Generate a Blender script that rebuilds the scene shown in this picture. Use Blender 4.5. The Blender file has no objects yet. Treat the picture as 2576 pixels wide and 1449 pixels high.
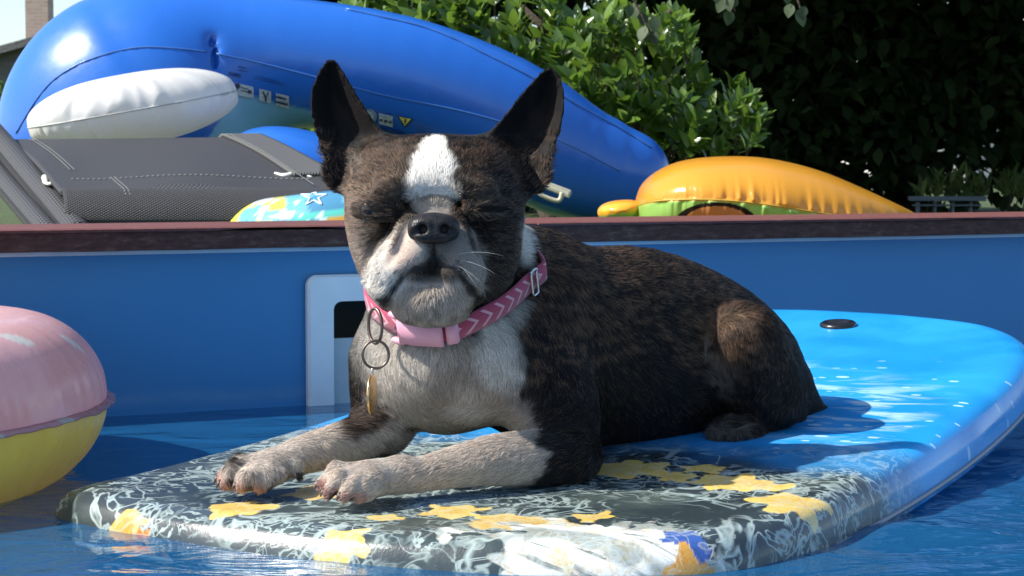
import bpy, bmesh, math, random
import numpy as np
from mathutils import Vector, Matrix, noise as mnoise

random.seed(7)
RNG = np.random.default_rng(11)
scene = bpy.context.scene
COL = scene.collection

# ------------------------------------------------------------------ camera
CAM_Z = 0.275                      # the water is z = 0
FPX, CX, CY = 4800.0, 1288.0, 724.5   # focal length and centre in a 2576 px wide frame
PITCH = math.atan((CY - 425.0) / FPX)
cam = bpy.data.cameras.new('camera')
cam.sensor_width = 36.0
cam.lens = 36.0 * FPX / 2576.0
cam.clip_start, cam.clip_end = 0.05, 400.0
cam_ob = bpy.data.objects.new('camera', cam)
COL.objects.link(cam_ob)
cam_ob.location = (0, 0, CAM_Z)
cam_ob.rotation_euler = (math.pi / 2 - PITCH, 0, 0)
scene.camera = cam_ob
cam.dof.use_dof = True
cam.dof.focus_distance = 1.47
cam.dof.aperture_fstop = 40.0

# ------------------------------------------------------------------ light
SUN_EL = math.radians(43.0)
SUN_TO = Vector((-0.975, -0.21, 0.0)).normalized()          # horizontal direction towards the sun
sun_dir = Vector((SUN_TO.x * math.cos(SUN_EL), SUN_TO.y * math.cos(SUN_EL), math.sin(SUN_EL)))
world = bpy.data.worlds.new('World')
scene.world = world
world.use_nodes = True
wn = world.node_tree.nodes
sky = wn.new('ShaderNodeTexSky')
sky.sky_type = 'NISHITA'
sky.sun_disc = False
sky.sun_elevation = SUN_EL
sky.sun_rotation = math.atan2(SUN_TO.x, SUN_TO.y)
sky.dust_density = 1.0
sky.ozone_density = 1.5
world.node_tree.links.new(sky.outputs[0], wn['Background'].inputs[0])
wn['Background'].inputs[1].default_value = 0.14
sl = bpy.data.lights.new('sun', 'SUN')
sl.energy = 5.0
sl.angle = math.radians(0.53)
sl.color = (1.0, 0.95, 0.87)
sun_ob = bpy.data.objects.new('sun', sl)
COL.objects.link(sun_ob)
sun_ob.rotation_euler = sun_dir.to_track_quat('Z', 'Y').to_euler()
sun_ob.location = (-4, 1, 5)

scene.view_settings.view_transform = 'Standard'
scene.view_settings.look = 'None'
scene.view_settings.gamma = 1.0
scene.view_settings.exposure = 0.66
scene.render.engine = 'CYCLES'
scene.cycles.use_denoising = True
scene.cycles.max_bounces = 8
scene.cycles.transparent_max_bounces = 24
scene.cycles.caustics_reflective = False
scene.cycles.caustics_refractive = False

# ------------------------------------------------------------------ helpers
_up = np.array([0.0, math.sin(PITCH), math.cos(PITCH)])
_fw = np.array([0.0, math.cos(PITCH), -math.sin(PITCH)])
def at(u, v, Y):
    """the place that lies at depth Y along the sight line measured at (u, v)"""
    d = np.array([(u - CX) / FPX, 0, 0]) + (CY - v) / FPX * _up + _fw
    return np.array([0, 0, CAM_Z]) + d * (Y / d[1])
def PX(px, Y):
    return px * Y / FPX
def V(p):
    return Vector((float(p[0]), float(p[1]), float(p[2])))

def tag(o, label=None, cat=None, group=None, kind=None):
    if label: o['label'] = label
    if cat: o['category'] = cat
    if group: o['group'] = group
    if kind: o['kind'] = kind
    return o
def link(o, parent=None):
    COL.objects.link(o)
    if parent is not None:
        o.parent = parent
        o.matrix_parent_inverse = parent.matrix_world.inverted() if parent.type != 'EMPTY' else Matrix.Translation(-parent.location)
    return o
def empty(name, loc=(0, 0, 0)):
    o = bpy.data.objects.new(name, None)
    o.empty_display_size = 0.05
    o.location = loc
    COL.objects.link(o)
    return o
def mesh_np(name, verts, faces, mat=None, parent=None, smooth=True, colors=None):
    """verts Nx3, faces list or MxK array"""
    me = bpy.data.meshes.new(name)
    verts = np.asarray(verts, dtype=np.float32)
    if isinstance(faces, np.ndarray):
        me.vertices.add(len(verts)); me.vertices.foreach_set('co', verts.ravel())
        k = faces.shape[1]; n = len(faces)
        me.loops.add(n * k); me.loops.foreach_set('vertex_index', faces.astype(np.int32).ravel())
        me.polygons.add(n); me.polygons.foreach_set('loop_start', np.arange(0, n * k, k, dtype=np.int32))
        me.update(calc_edges=True)
    else:
        me.from_pydata([tuple(map(float, p)) for p in verts], [], faces)
    me.polygons.foreach_set('use_smooth', np.full(len(me.polygons), bool(smooth)))
    if colors is not None:
        a = me.color_attributes.new('Col', 'FLOAT_COLOR', 'POINT')
        c = np.ones((len(verts), 4), dtype=np.float32); c[:, :3] = colors
        a.data.foreach_set('color', c.ravel())
    me.validate()
    if mat is not None: me.materials.append(mat)
    o = bpy.data.objects.new(name, me)
    link(o, parent)
    return o
def bm_obj(name, bm, mat, parent=None, smooth=False, bevel=0.0, seg=2):
    bmesh.ops.recalc_face_normals(bm, faces=bm.faces)
    if bevel:
        bmesh.ops.bevel(bm, geom=[e for e in bm.edges if e.calc_face_angle(0) > 0.6], offset=bevel, segments=seg, profile=0.5, affect='EDGES')
    me = bpy.data.meshes.new(name); bm.to_mesh(me); bm.free()
    me.polygons.foreach_set('use_smooth', np.full(len(me.polygons), smooth))
    if mat: me.materials.append(mat)
    o = bpy.data.objects.new(name, me)
    return link(o, parent)
def bm_hexa(bm, pts):
    """8 corners: bottom ring then top ring"""
    vs = [bm.verts.new(tuple(map(float, p))) for p in pts]
    for f in ((0, 3, 2, 1), (4, 5, 6, 7), (0, 1, 5, 4), (1, 2, 6, 5), (2, 3, 7, 6), (3, 0, 4, 7)):
        bm.faces.new([vs[i] for i in f])
def bm_box(bm, lo, hi):
    x0, y0, z0 = lo; x1, y1, z1 = hi
    bm_hexa(bm, [(x0, y0, z0), (x1, y0, z0), (x1, y1, z0), (x0, y1, z0), (x0, y0, z1), (x1, y0, z1), (x1, y1, z1), (x0, y1, z1)])
def tube_mesh(pts, rad, seg=10, closed=False, cap=True):
    """swept circle; rad a number or a list; returns verts, faces"""
    pts = np.asarray(pts, float); n = len(pts)
    rad = np.full(n, rad) if np.isscalar(rad) else np.asarray(rad, float)
    if closed:
        tan = np.roll(pts, -1, 0) - np.roll(pts, 1, 0)
    else:
        tan = np.gradient(pts, axis=0)
    tan /= np.linalg.norm(tan, axis=1)[:, None] + 1e-12
    ref = np.array([0, 0, 1.0]) if abs(tan[0][2]) < 0.9 else np.array([1.0, 0, 0])
    vs = []; prev = np.cross(tan[0], ref); prev /= np.linalg.norm(prev)
    for i in range(n):
        a = prev - tan[i] * np.dot(prev, tan[i]); a /= np.linalg.norm(a); prev = a
        b = np.cross(tan[i], a)
        th = np.arange(seg) * 2 * math.pi / seg
        vs.append(pts[i] + rad[i] * (np.cos(th)[:, None] * a + np.sin(th)[:, None] * b))
    vs = np.concatenate(vs); fs = []
    for i in range(n if closed else n - 1):
        j = (i + 1) % n
        for k in range(seg):
            l = (k + 1) % seg
            fs.append([i * seg + k, i * seg + l, j * seg + l, j * seg + k])
    if cap and not closed:
        fs.append(list(range(seg))[::-1]); fs.append([(n - 1) * seg + k for k in range(seg)])
    return vs, fs
def tube(name, pts, rad, mat, parent=None, seg=10, closed=False):
    v, f = tube_mesh(pts, rad, seg, closed)
    return mesh_np(name, v, f, mat, parent)
def spline(pts, n):
    """Catmull-Rom through pts, n samples"""
    p = np.asarray(pts, float); m = len(p)
    ext = np.vstack([2 * p[0] - p[1], p, 2 * p[-1] - p[-2]])
    out = []
    for t in np.linspace(0, m - 1, n):
        i = min(int(t), m - 2); f = t - i
        a, b, c, d = ext[i], ext[i + 1], ext[i + 2], ext[i + 3]
        out.append(0.5 * ((2 * b) + (-a + c) * f + (2 * a - 5 * b + 4 * c - d) * f * f + (-a + 3 * b - 3 * c + d) * f ** 3))
    return np.array(out)
def grid_faces(nu, nv, wrap_u=False, wrap_v=False):
    """quads of an nu x nv vertex grid (index i*nv + j)"""
    I = np.arange(nu if wrap_u else nu - 1); J = np.arange(nv if wrap_v else nv - 1)
    I, J = np.meshgrid(I, J, indexing='ij')
    i2, j2 = (I + 1) % nu, (J + 1) % nv
    return np.stack([I * nv + J, i2 * nv + J, i2 * nv + j2, I * nv + j2], -1).reshape(-1, 4)
def sstep(a, b, x):
    t = np.clip((x - a) / (b - a), 0, 1)
    return t * t * (3 - 2 * t)

# value noise for numpy (used for shapes and printed colours)
_perm = RNG.random((64, 64, 64)).astype(np.float32)
def vnoise(p):
    p = np.asarray(p, dtype=np.float32)
    i = np.floor(p).astype(np.int64); f = p - i; f = f * f * (3 - 2 * f)
    def g(a, b, c): return _perm[(i[..., 0] + a) & 63, (i[..., 1] + b) & 63, (i[..., 2] + c) & 63]
    fx, fy, fz = f[..., 0], f[..., 1], f[..., 2]
    x00 = g(0, 0, 0) * (1 - fx) + g(1, 0, 0) * fx; x10 = g(0, 1, 0) * (1 - fx) + g(1, 1, 0) * fx
    x01 = g(0, 0, 1) * (1 - fx) + g(1, 0, 1) * fx; x11 = g(0, 1, 1) * (1 - fx) + g(1, 1, 1) * fx
    return (x00 * (1 - fy) + x10 * fy) * (1 - fz) + (x01 * (1 - fy) + x11 * fy) * fz
def fnoise(p, oct=3):
    p = np.asarray(p, dtype=np.float32); s = 0; a = 1.0; tot = 0
    for k in range(oct):
        s = s + a * vnoise(p * (2 ** k) + 17.3 * k); tot += a; a *= 0.5
    return s / tot

# ------------------------------------------------------------------ materials
class NT:
    """tiny node-tree writer"""
    def __init__(self, name):
        self.m = bpy.data.materials.new(name); self.m.use_nodes = True
        self.t = self.m.node_tree; self.b = self.t.nodes['Principled BSDF']; self.out = self.t.nodes['Material Output']
    def n(self, typ, **kw):
        x = self.t.nodes.new('ShaderNode' + typ)
        for k, v in kw.items():
            if hasattr(x, k) and not k.startswith('in_'): setattr(x, k, v)
        return x
    def l(self, a, b): self.t.links.new(a, b)
    def val(self, sock, v):
        if hasattr(v, 'is_linked') or isinstance(v, bpy.types.NodeSocket): self.l(v, sock)
        else: sock.default_value = v
    def math(self, op, a, b=0.0, c=0.0, clamp=False):
        x = self.n('Math', operation=op, use_clamp=clamp)
        self.val(x.inputs[0], a); self.val(x.inputs[1], b); self.val(x.inputs[2], c)
        return x.outputs[0]
    def mix(self, fac, a, b, blend='MIX'):
        x = self.n('Mix', data_type='RGBA', blend_type=blend)
        self.val(x.inputs[0], fac); self.val(x.inputs[6], a if not isinstance(a, tuple) else (*a, 1)[:4]); self.val(x.inputs[7], b if not isinstance(b, tuple) else (*b, 1)[:4])
        return x.outputs[2]
    def coord(self, kind='Object'):
        return self.n('TexCoord').outputs[kind]
    def mapping(self, vec, scale=(1, 1, 1), rot=(0, 0, 0), loc=(0, 0, 0)):
        x = self.n('Mapping'); self.l(vec, x.inputs[0])
        x.inputs[1].default_value = loc; x.inputs[2].default_value = rot; x.inputs[3].default_value = scale
        return x.outputs[0]
    def noise(self, vec, scale, detail=3.0, rough=0.55, dist=0.0, out='Fac'):
        x = self.n('TexNoise'); self.l(vec, x.inputs['Vector'])
        x.inputs['Scale'].default_value = scale; x.inputs['Detail'].default_value = detail
        x.inputs['Roughness'].default_value = rough; x.inputs['Distortion'].default_value = dist
        return x.outputs[out]
    def ramp(self, fac, stops, interp='LINEAR'):
        x = self.n('ValToRGB'); x.color_ramp.interpolation = interp
        e = x.color_ramp.elements
        while len(e) < len(stops): e.new(0.5)
        for el, (p, c) in zip(e, stops):
            el.position = p; el.color = (*c, 1)[:4] if not np.isscalar(c) else (c, c, c, 1)
        self.l(fac, x.inputs[0])
        return x.outputs[0]
    def bump(self, height, strength=0.3, dist=0.01, normal=None):
        x = self.n('Bump'); self.l(height, x.inputs['Height'])
        x.inputs['Strength'].default_value = strength; x.inputs['Distance'].default_value = dist
        if normal is not None: self.l(normal, x.inputs['Normal'])
        self.l(x.outputs[0], self.b.inputs['Normal'])
        return x.outputs[0]
    def set(self, **kw):
        names = dict(col='Base Color', rough='Roughness', metal='Metallic', spec='Specular IOR Level', coat='Coat Weight', sss='Subsurface Weight', sheen='Sheen Weight', trans='Transmission Weight', alpha='Alpha', coat_rough='Coat Roughness', ior='IOR')
        for k, v in kw.items():
            s = self.b.inputs[names[k]]
            if isinstance(v, tuple): v = (*v, 1)[:4]
            self.val(s, v)
        return self
def simple(name, col, rough=0.5, var=0.12, scale=30.0, bump=0.0, bdist=0.002, coords='Object', **kw):
    """a plain colour with an uneven tone and fine relief"""
    m = NT(name); c = m.coord(coords)
    f = m.noise(c, scale, 4)
    dark = tuple(x * (1 - var) for x in col); lite = tuple(min(1, x * (1 + var)) for x in col)
    m.set(col=m.ramp(f, [(0.3, dark), (0.7, lite)]), rough=m.math('ADD', m.math('MULTIPLY', f, 0.15), rough - 0.07), **kw)
    if bump: m.bump(m.noise(c, scale * 4, 5), bump, bdist)
    return m.m
# ================================================================== the setting
WALL_D0, WALL_SL = 2.33, 0.488       # the far pool wall runs along Y = D0 + SL * X
WN = np.array([WALL_SL, -1.0, 0]); WN /= np.linalg.norm(WN)        # its normal, towards the water
WT = np.array([1.0, WALL_SL, 0]); WT /= np.linalg.norm(WT)         # along it, towards the right
WO = np.array([0, WALL_D0, 0.0])
def wall_pt(a, d, z):
    """a metres along the wall, d metres in front of it (towards the water), height z"""
    return WO + WT * a + WN * d + np.array([0, 0, z])
COPE_TOP, COPE_BOT = 0.2105, 0.188
GROUND_Z = 0.06

# ground: one sheet, cut out where the pool is (four strips round it)
m = NT('lawn_grass'); c = m.coord('Object')
f1 = m.noise(c, 3.0, 6); f2 = m.noise(c, 60.0, 4)
m.set(col=m.mix(f2, m.ramp(f1, [(0.3, (0.030, 0.055, 0.012)), (0.7, (0.075, 0.11, 0.028))]), (0.05, 0.075, 0.02)), rough=0.9)
m.bump(f2, 0.6, 0.03)
M_LAWN = m.m
PA0, PA1, PD = -3.2, 2.6, 4.2      # pool extents along the wall and in front of it
bm = bmesh.new()
R = 150.0
ring_in = [wall_pt(PA0 - .05, -.12, GROUND_Z), wall_pt(PA1 + .05, -.12, GROUND_Z), wall_pt(PA1 + .05, PD + .05, GROUND_Z), wall_pt(PA0 - .05, PD + .05, GROUND_Z)]
ring_out = [wall_pt(-R, -R, GROUND_Z), wall_pt(R, -R, GROUND_Z), wall_pt(R, R, GROUND_Z), wall_pt(-R, R, GROUND_Z)]
vi = [bm.verts.new(tuple(p)) for p in ring_in]; vo = [bm.verts.new(tuple(p)) for p in ring_out]
for i in range(4):
    bm.faces.new([vi[i], vi[(i + 1) % 4], vo[(i + 1) % 4], vo[i]])
o = bm_obj('lawn', bm, M_LAWN); tag(o, 'green lawn stretching away behind the pool', kind='structure')
for f in o.data.polygons:
    pass

# pool: blue liner, white bead, painted wooden coping planks
m = NT('pool_liner'); c = m.coord('Object')
f = m.noise(c, 2.2, 4); f2 = m.noise(c, 900.0, 2); f3 = m.noise(m.mapping(c, (5, 5, 0.7)), 6.0, 4)
base = m.ramp(f, [(0.3, (0.044, 0.200, 0.41)), (0.7, (0.051, 0.228, 0.455))])
sp = m.n('TexVoronoi', feature='F1'); m.l(c, sp.inputs['Vector']); sp.inputs['Scale'].default_value = 14.0
spk = m.math('LESS_THAN', sp.outputs['Distance'], 0.03)
col = m.mix(m.math('MULTIPLY', f3, 0.12), base, (0.09, 0.23, 0.42))
zs_ = m.n('SeparateXYZ'); m.l(c, zs_.inputs[0])
ln = m.math('ABSOLUTE', m.math('SUBTRACT', zs_.outputs[2], m.math('ADD', 0.006, m.math('MULTIPLY', m.noise(c, 9.0, 3), 0.02))))
scum = m.math('MULTIPLY', m.ramp(ln, [(0.002, 1.0), (0.010, 0.0)]), m.math('MULTIPLY', m.noise(c, 25.0, 4), 0.5))        # faint water-line deposit
col = m.mix(scum, col, (0.22, 0.34, 0.46))
m.set(col=m.mix(m.math('MULTIPLY', spk, 0.5), col, (0.35, 0.5, 0.7)), rough=0.48, spec=0.4)
m.bump(m.math('ADD', m.math('MULTIPLY', f2, 0.06), m.noise(c, 3.0, 2)), 0.25, 0.02)
M_LINER = m.m
pool = empty('swimming_pool', V(wall_pt(-.3, 2.1, -1.2)))
tag(pool, 'blue lined swimming pool with reddish brown wooden coping along its far wall', 'pool')
zb = -1.2
def wall_sheet(name, a0, d0, a1, d1, parent, zs=(zb, -0.4, -0.1, 0.0, 0.1, 0.186)):
    p, q = wall_pt(a0, d0, 0), wall_pt(a1, d1, 0)
    n = 40
    vs = []; 
    for i in range(n + 1):
        b = p + (q - p) * i / n
        for z in zs:
            vs.append((b[0], b[1], z))
    return mesh_np(name, vs, grid_faces(n + 1, len(zs)), M_LINER, parent, smooth=True)
SK_A0 = -0.268; SK_W = 0.235
SK_H = (SK_A0 + .015, SK_A0 + SK_W - .015, -0.095, 0.137)       # the hole cut for the skimmer
_p, _q = PA0, PA1
lw = []
for (b0, b1, zs) in ((PA0, SK_H[0], (zb, -0.4, -0.095, 0.02, 0.137, 0.186)), (SK_H[1], PA1, (zb, -0.4, -0.095, 0.02, 0.137, 0.186)),
                     (SK_H[0], SK_H[1], (zb, -0.4, SK_H[2])), (SK_H[0], SK_H[1], (SK_H[3], 0.186))):
    p, q = wall_pt(b0, 0, 0), wall_pt(b1, 0, 0); base_i = len(lw)
    lw.append((p, q, zs))
vs, fs = [], []
for p, q, zs in lw:
    b = len(vs)
    for k in range(21):
        t = p + (q - p) * k / 20
        vs += [(t[0], t[1], z) for z in zs]
    fs += [[int(i) + b for i in f] for f in grid_faces(21, len(zs))]
mesh_np('liner_wall', vs, fs, M_LINER, pool)
wall_sheet('liner_wall', PA1, 0, PA1, PD, pool)
wall_sheet('liner_wall', PA1, PD, PA0, PD, pool)
wall_sheet('liner_wall', PA0, PD, PA0, 0, pool)
fl = [wall_pt(PA0, 0, zb), wall_pt(PA1, 0, zb), wall_pt(PA1, PD, zb), wall_pt(PA0, PD, zb)]
mesh_np('liner_floor', fl, [[0, 3, 2, 1]], M_LINER, pool, smooth=False)
M_BEAD = simple('white_vinyl_bead', (0.62, 0.70, 0.78), 0.4, 0.06, 40)
bm = bmesh.new()
def wall_box(bm, a0, a1, d0, d1, z0, z1):
    bm_hexa(bm, [wall_pt(a0, d0, z0), wall_pt(a1, d0, z0), wall_pt(a1, d1, z0), wall_pt(a0, d1, z0), wall_pt(a0, d0, z1), wall_pt(a1, d0, z1), wall_pt(a1, d1, z1), wall_pt(a0, d1, z1)])
# the bead and the plank undersides drop a little to the left as in the place itself
wall_box(bm, PA0, PA1, -0.004, 0.006, 0.1800, 0.1845)
bm_obj('liner_bead', bm, M_BEAD, pool)
m = NT('painted_coping_wood'); c = m.coord('Object')
g = m.noise(m.mapping(c, (2.0, 40, 40), rot=(0, 0, -math.atan(WALL_SL))), 3.0, 6, 0.65)
g2 = m.noise(m.mapping(c, (3.0, 60, 60), rot=(0, 0, -math.atan(WALL_SL))), 7.0, 5, 0.7)
paint = m.ramp(g, [(0.25, (0.105, 0.038, 0.034)), (0.6, (0.165, 0.058, 0.050)), (0.85, (0.26, 0.12, 0.10))])
wear = m.ramp(g2, [(0.56, 0.0), (0.68, 1.0)])
m.set(col=m.mix(m.math('MULTIPLY', wear, 0.5), paint, (0.24, 0.17, 0.13)), rough=0.6, spec=0.3)
m.bump(m.math('ADD', g, m.math('MULTIPLY', g2, 0.6)), 0.5, 0.004)
M_COPE = m.m
m = NT('bare_coping_edge_wood'); c = m.coord('Object')
g = m.noise(m.mapping(c, (2.2, 40, 55), rot=(0, 0, -math.atan(WALL_SL))), 3.0, 7, 0.7)
m.set(col=m.ramp(g, [(0.3, (0.06, 0.026, 0.022)), (0.55, (0.11, 0.052, 0.042)), (0.75, (0.22, 0.14, 0.10))]), rough=0.7, spec=0.2)
m.bump(g, 0.7, 0.006)
M_COPE_EDGE = m.m
# planks along the far wall: a top board each, with a darker worn facing board under its lip
joints = [PA0 - .1, -1.62, 0.02, 1.30, PA1 + .1]
for a0, a1 in zip(joints[:-1], joints[1:]):
    bm = bmesh.new(); n = 90
    front, back = [], []
    lo, hi = COPE_TOP - 0.0045, COPE_TOP
    prof = []
    for i in range(n + 1):
        a = a0 + 0.0015 + (a1 - a0 - 0.003) * i / n
        ch = 0.0035 * max(0.0, mnoise.noise((a * 5.0, 3.1, 0)) - 0.18) * 3      # chips in the lip
        ed = 0.004 * mnoise.noise((a * 2.3, 0, 7.7))
        prof.append([wall_pt(a, 0.030 + ed * .3, lo + ch), wall_pt(a, -0.165, lo), wall_pt(a, -0.165, hi), wall_pt(a, 0.030 - 0.003 + ed * .3, hi + .0004 * mnoise.noise((a * 20, 1, 1))), wall_pt(a, 0.031 + ed * .3, hi - 0.0015)])
    vs = np.array(prof).reshape(-1, 3); fs = list(map(list, grid_faces(n + 1, 5, wrap_v=True))) + [[0, 1, 2, 3, 4], [n * 5 + k for k in (4, 3, 2, 1, 0)]]
    mesh_np('coping_plank', vs, [list(map(int, f)) for f in fs], M_COPE, pool, smooth=False)
    bm = bmesh.new()
    prof = []
    for i in range(n + 1):
        a = a0 + 0.0015 + (a1 - a0 - 0.003) * i / n
        w1 = 0.0022 * mnoise.noise((a * 6, 9, 2)); w2 = 0.0012 * mnoise.noise((a * 11, 4, 2))
        prof.append([wall_pt(a, 0.024 + w1, 0.1850 + w2), wall_pt(a, -0.13, 0.1850), wall_pt(a, -0.13, COPE_TOP - 0.0048), wall_pt(a, 0.026 + w1, COPE_TOP - 0.0048)])
    vs = np.array(prof).reshape(-1, 3); fs = list(map(list, grid_faces(n + 1, 4, wrap_v=True))) + [[0, 1, 2, 3], [n * 4 + k for k in (3, 2, 1, 0)]]
    mesh_np('coping_edge_board', vs, [list(map(int, f)) for f in fs], M_COPE_EDGE, pool, smooth=False)

# skimmer set into the far wall
M_SKIM = simple('grey_white_skimmer_plastic', (0.80, 0.82, 0.80), 0.42, 0.05, 25)
M_SKIM_IN = simple('skimmer_throat_plastic', (0.60, 0.62, 0.60), 0.55, 0.08, 18)
M_SKIM_DARK = simple('skimmer_cavity_shade', (0.10, 0.105, 0.10), 0.6, 0.1, 18)  # dark inside: shade of the recess put into the colour
sk = empty('pool_skimmer', V(wall_pt(SK_A0 + SK_W / 2, 0, -0.06)))
tag(sk, 'white plastic pool skimmer frame set in the blue wall behind the dog', 'skimmer')
def round_rect(x0, x1, z0, z1, r, n=8):
    pts = []
    for cx, cz, a in ((x1 - r, z1 - r, 0), (x0 + r, z1 - r, 90), (x0 + r, z0 + r, 180), (x1 - r, z0 + r, 270)):
        for k in range(n + 1):
            t = math.radians(a + 90 * k / n); pts.append((cx + r * math.cos(t), cz + r * math.sin(t)))
    return pts
zt, zbot = 0.152, -0.11
oR = round_rect(SK_A0, SK_A0 + SK_W, zbot, zt, 0.012); iR = round_rect(SK_A0 + .029, SK_A0 + SK_W - .029, zbot + .03, zt - .029, 0.010)
rings = []
for (ring, d) in ((oR, 0.002), (oR, 0.009)):
    rings.append([wall_pt(a, d, z) for a, z in ring])
def shrink(ring, k):
    cx = sum(p[0] for p in ring) / len(ring); cz = sum(p[1] for p in ring) / len(ring)
    return [(a - math.copysign(k, a - cx), z - math.copysign(k, z - cz)) for a, z in ring]
rings.append([wall_pt(a, 0.0125, z) for a, z in shrink(oR, 0.003)])
rings.append([wall_pt(a, 0.0125, z) for a, z in shrink(iR, -0.002)])
rings.append([wall_pt(a, 0.0105, z) for a, z in iR])
rings.append([wall_pt(a, 0.001, z) for a, z in iR])
K = len(oR)
mesh_np('faceplate', np.array(rings).reshape(-1, 3), grid_faces(len(rings), K, wrap_v=True), M_SKIM, sk, smooth=False)
# throat: a real recess behind the faceplate, pale weir door standing in its lower half
a0, a1, z0, z1 = SK_A0 + .028, SK_A0 + SK_W - .028, zbot + .029, zt - .028
q = [[wall_pt(a, d, z) for a, z in ((a0, z0), (a1, z0), (a1, z1), (a0, z1))] for d in (0.003, -0.16)]
mesh_np('throat', np.array(q).reshape(-1, 3), [[0, 1, 5, 4], [1, 2, 6, 5], [2, 3, 7, 6], [3, 0, 4, 7], [4, 5, 6, 7]], M_SKIM_DARK, sk, smooth=False)
bm = bmesh.new(); wall_box(bm, a0 + .002, a1 - .002, -0.012, -0.007, -0.08, 0.076)
bm_obj('weir_door', bm, M_SKIM_IN, sk, bevel=0.001)

# water: rippled sheet over the pool, clear blue, mirror-like at a low angle
m = NT('pool_water_surface'); c = m.coord('Object')
m.t.nodes.remove(m.b)
n1 = m.noise(m.mapping(c, (1.0, 1.5, 1)), 9.0, 3, 0.5, 0.8); n2 = m.noise(m.mapping(c, (1.0, 1.4, 1)), 45.0, 2, 0.5, 0.3)
bp = m.n('Bump'); bp.inputs['Strength'].default_value = 0.35; bp.inputs['Distance'].default_value = 0.02
m.l(m.math('ADD', n1, m.math('MULTIPLY', n2, 0.12)), bp.inputs['Height'])
gl = m.n('BsdfGlossy'); gl.inputs['Roughness'].default_value = 0.02; m.l(bp.outputs[0], gl.inputs['Normal'])
tr = m.n('BsdfTransparent'); tr.inputs[0].default_value = (0.72, 0.92, 1.0, 1)
fr = m.n('Fresnel'); fr.inputs[0].default_value = 1.33; m.l(bp.outputs[0], fr.inputs['Normal'])
df = m.n('BsdfDiffuse'); df.inputs[0].default_value = (0.020, 0.160, 0.38, 1)      # light scattered back by the water itself
body_mix = m.n('MixShader'); body_mix.inputs[0].default_value = 0.42; m.l(tr.outputs[0], body_mix.inputs[1]); m.l(df.outputs[0], body_mix.inputs[2])
mx = m.n('MixShader'); m.l(fr.outputs[0], mx.inputs[0]); m.l(body_mix.outputs[0], mx.inputs[1]); m.l(gl.outputs[0], mx.inputs[2])
m.l(mx.outputs[0], m.out.inputs[0])
M_WATER = m.m
nu, nv = 420, 340
A = np.linspace(PA0 + .001, PA1 - .001, nu); D = np.linspace(.001, PD - .001, nv)
AA, DD = np.meshgrid(A, D, indexing='ij')
W = WO[None, None] + AA[..., None] * WT + DD[..., None] * WN
h = (fnoise(np.stack([W[..., 0] * 7, W[..., 1] * 11, W[..., 0] * 0], -1), 2) - 0.5) * 0.010
h += (fnoise(np.stack([W[..., 0] * 22, W[..., 1] * 32, W[..., 0] * 0 + 5], -1), 2) - 0.5) * 0.0045
calm = sstep(0.05, 0.5, W[..., 0]) * 0.75 + 0.25          # the left side of the pool lies calmer
W[..., 2] = h * 1.25 * calm * sstep(0.0, 0.25, DD)
o = mesh_np('pool_water', W.reshape(-1, 3), grid_faces(nu, nv)[:, ::-1], M_WATER)
tag(o, 'rippled clear blue pool water', kind='structure')
# ================================================================== bodyboard
BO = np.array([-0.105, 1.325, 0.0])                   # middle of its near edge
BS = np.array([0.455, 0.890, 0.0]); BS /= np.linalg.norm(BS)   # along it, away from the camera
BT = np.array([BS[1], -BS[0], 0.0])                   # across it, to the right
B_LEN, B_TH = 1.035, 0.046
def board_top(s, t):
    return 0.0215 + 0.030 * s + 0.056 * np.maximum(s, 0) ** 2 + 0.004 * t
def st_of(p):
    r = np.asarray(p) - BO
    return r[..., 0] * BS[0] + r[..., 1] * BS[1], r[..., 0] * BT[0] + r[..., 1] * BT[1]
def deck_z(x, y):
    s, t = st_of(np.stack([np.asarray(x, float), np.asarray(y, float), 0 * np.asarray(x, float)], -1))
    return board_top(s, t)
# outline (s, t), counter-clockwise from the near edge
outl = [(-0.008, 0.0), (0.008, 0.10), (0.045, 0.19), (0.085, 0.238), (0.15, 0.262), (0.28, 0.280), (0.45, 0.295), (0.62, 0.302), (0.78, 0.298), (0.90, 0.275), (0.985, 0.215), (1.025, 0.12), (1.04, 0.02),
        (1.035, -0.07), (1.005, -0.15), (0.92, -0.21), (0.78, -0.248), (0.62, -0.272), (0.45, -0.284), (0.28, -0.295), (0.15, -0.306), (0.070, -0.318), (0.030, -0.300), (0.005, -0.21), (-0.008, -0.10)]
def closed_spline(pts, n):
    p = np.asarray(pts, float); m_ = len(p); out = []
    for t in np.arange(n) * m_ / n:
        i = int(t) % m_; f = t - int(t)
        a, b, c_, d = p[i - 1], p[i], p[(i + 1) % m_], p[(i + 2) % m_]
        out.append(0.5 * ((2 * b) + (-a + c_) * f + (2 * a - 5 * b + 4 * c_ - d) * f * f + (-a + 3 * b - 3 * c_ + d) * f ** 3))
    return np.array(out)
NTH = 900
OUT = closed_spline(outl, NTH)
cen = np.array([0.5, 0.0])
# inward direction at each outline point
tg = np.roll(OUT, -1, 0) - np.roll(OUT, 1, 0); tg /= np.linalg.norm(tg, axis=1)[:, None]
inw = np.stack([-tg[:, 1], tg[:, 0]], 1)
inw *= np.sign(np.sum(inw * (cen - OUT), 1))[:, None]
rings = []
def ring(inset, dz, rel):
    """rel: 0 measured from the deck, 1 from the bottom"""
    st = OUT + inw * inset
    z = board_top(st[:, 0], st[:, 1]) + (dz if rel == 0 else -B_TH + dz)
    rings.append(np.concatenate([st, z[:, None]], 1))
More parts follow.
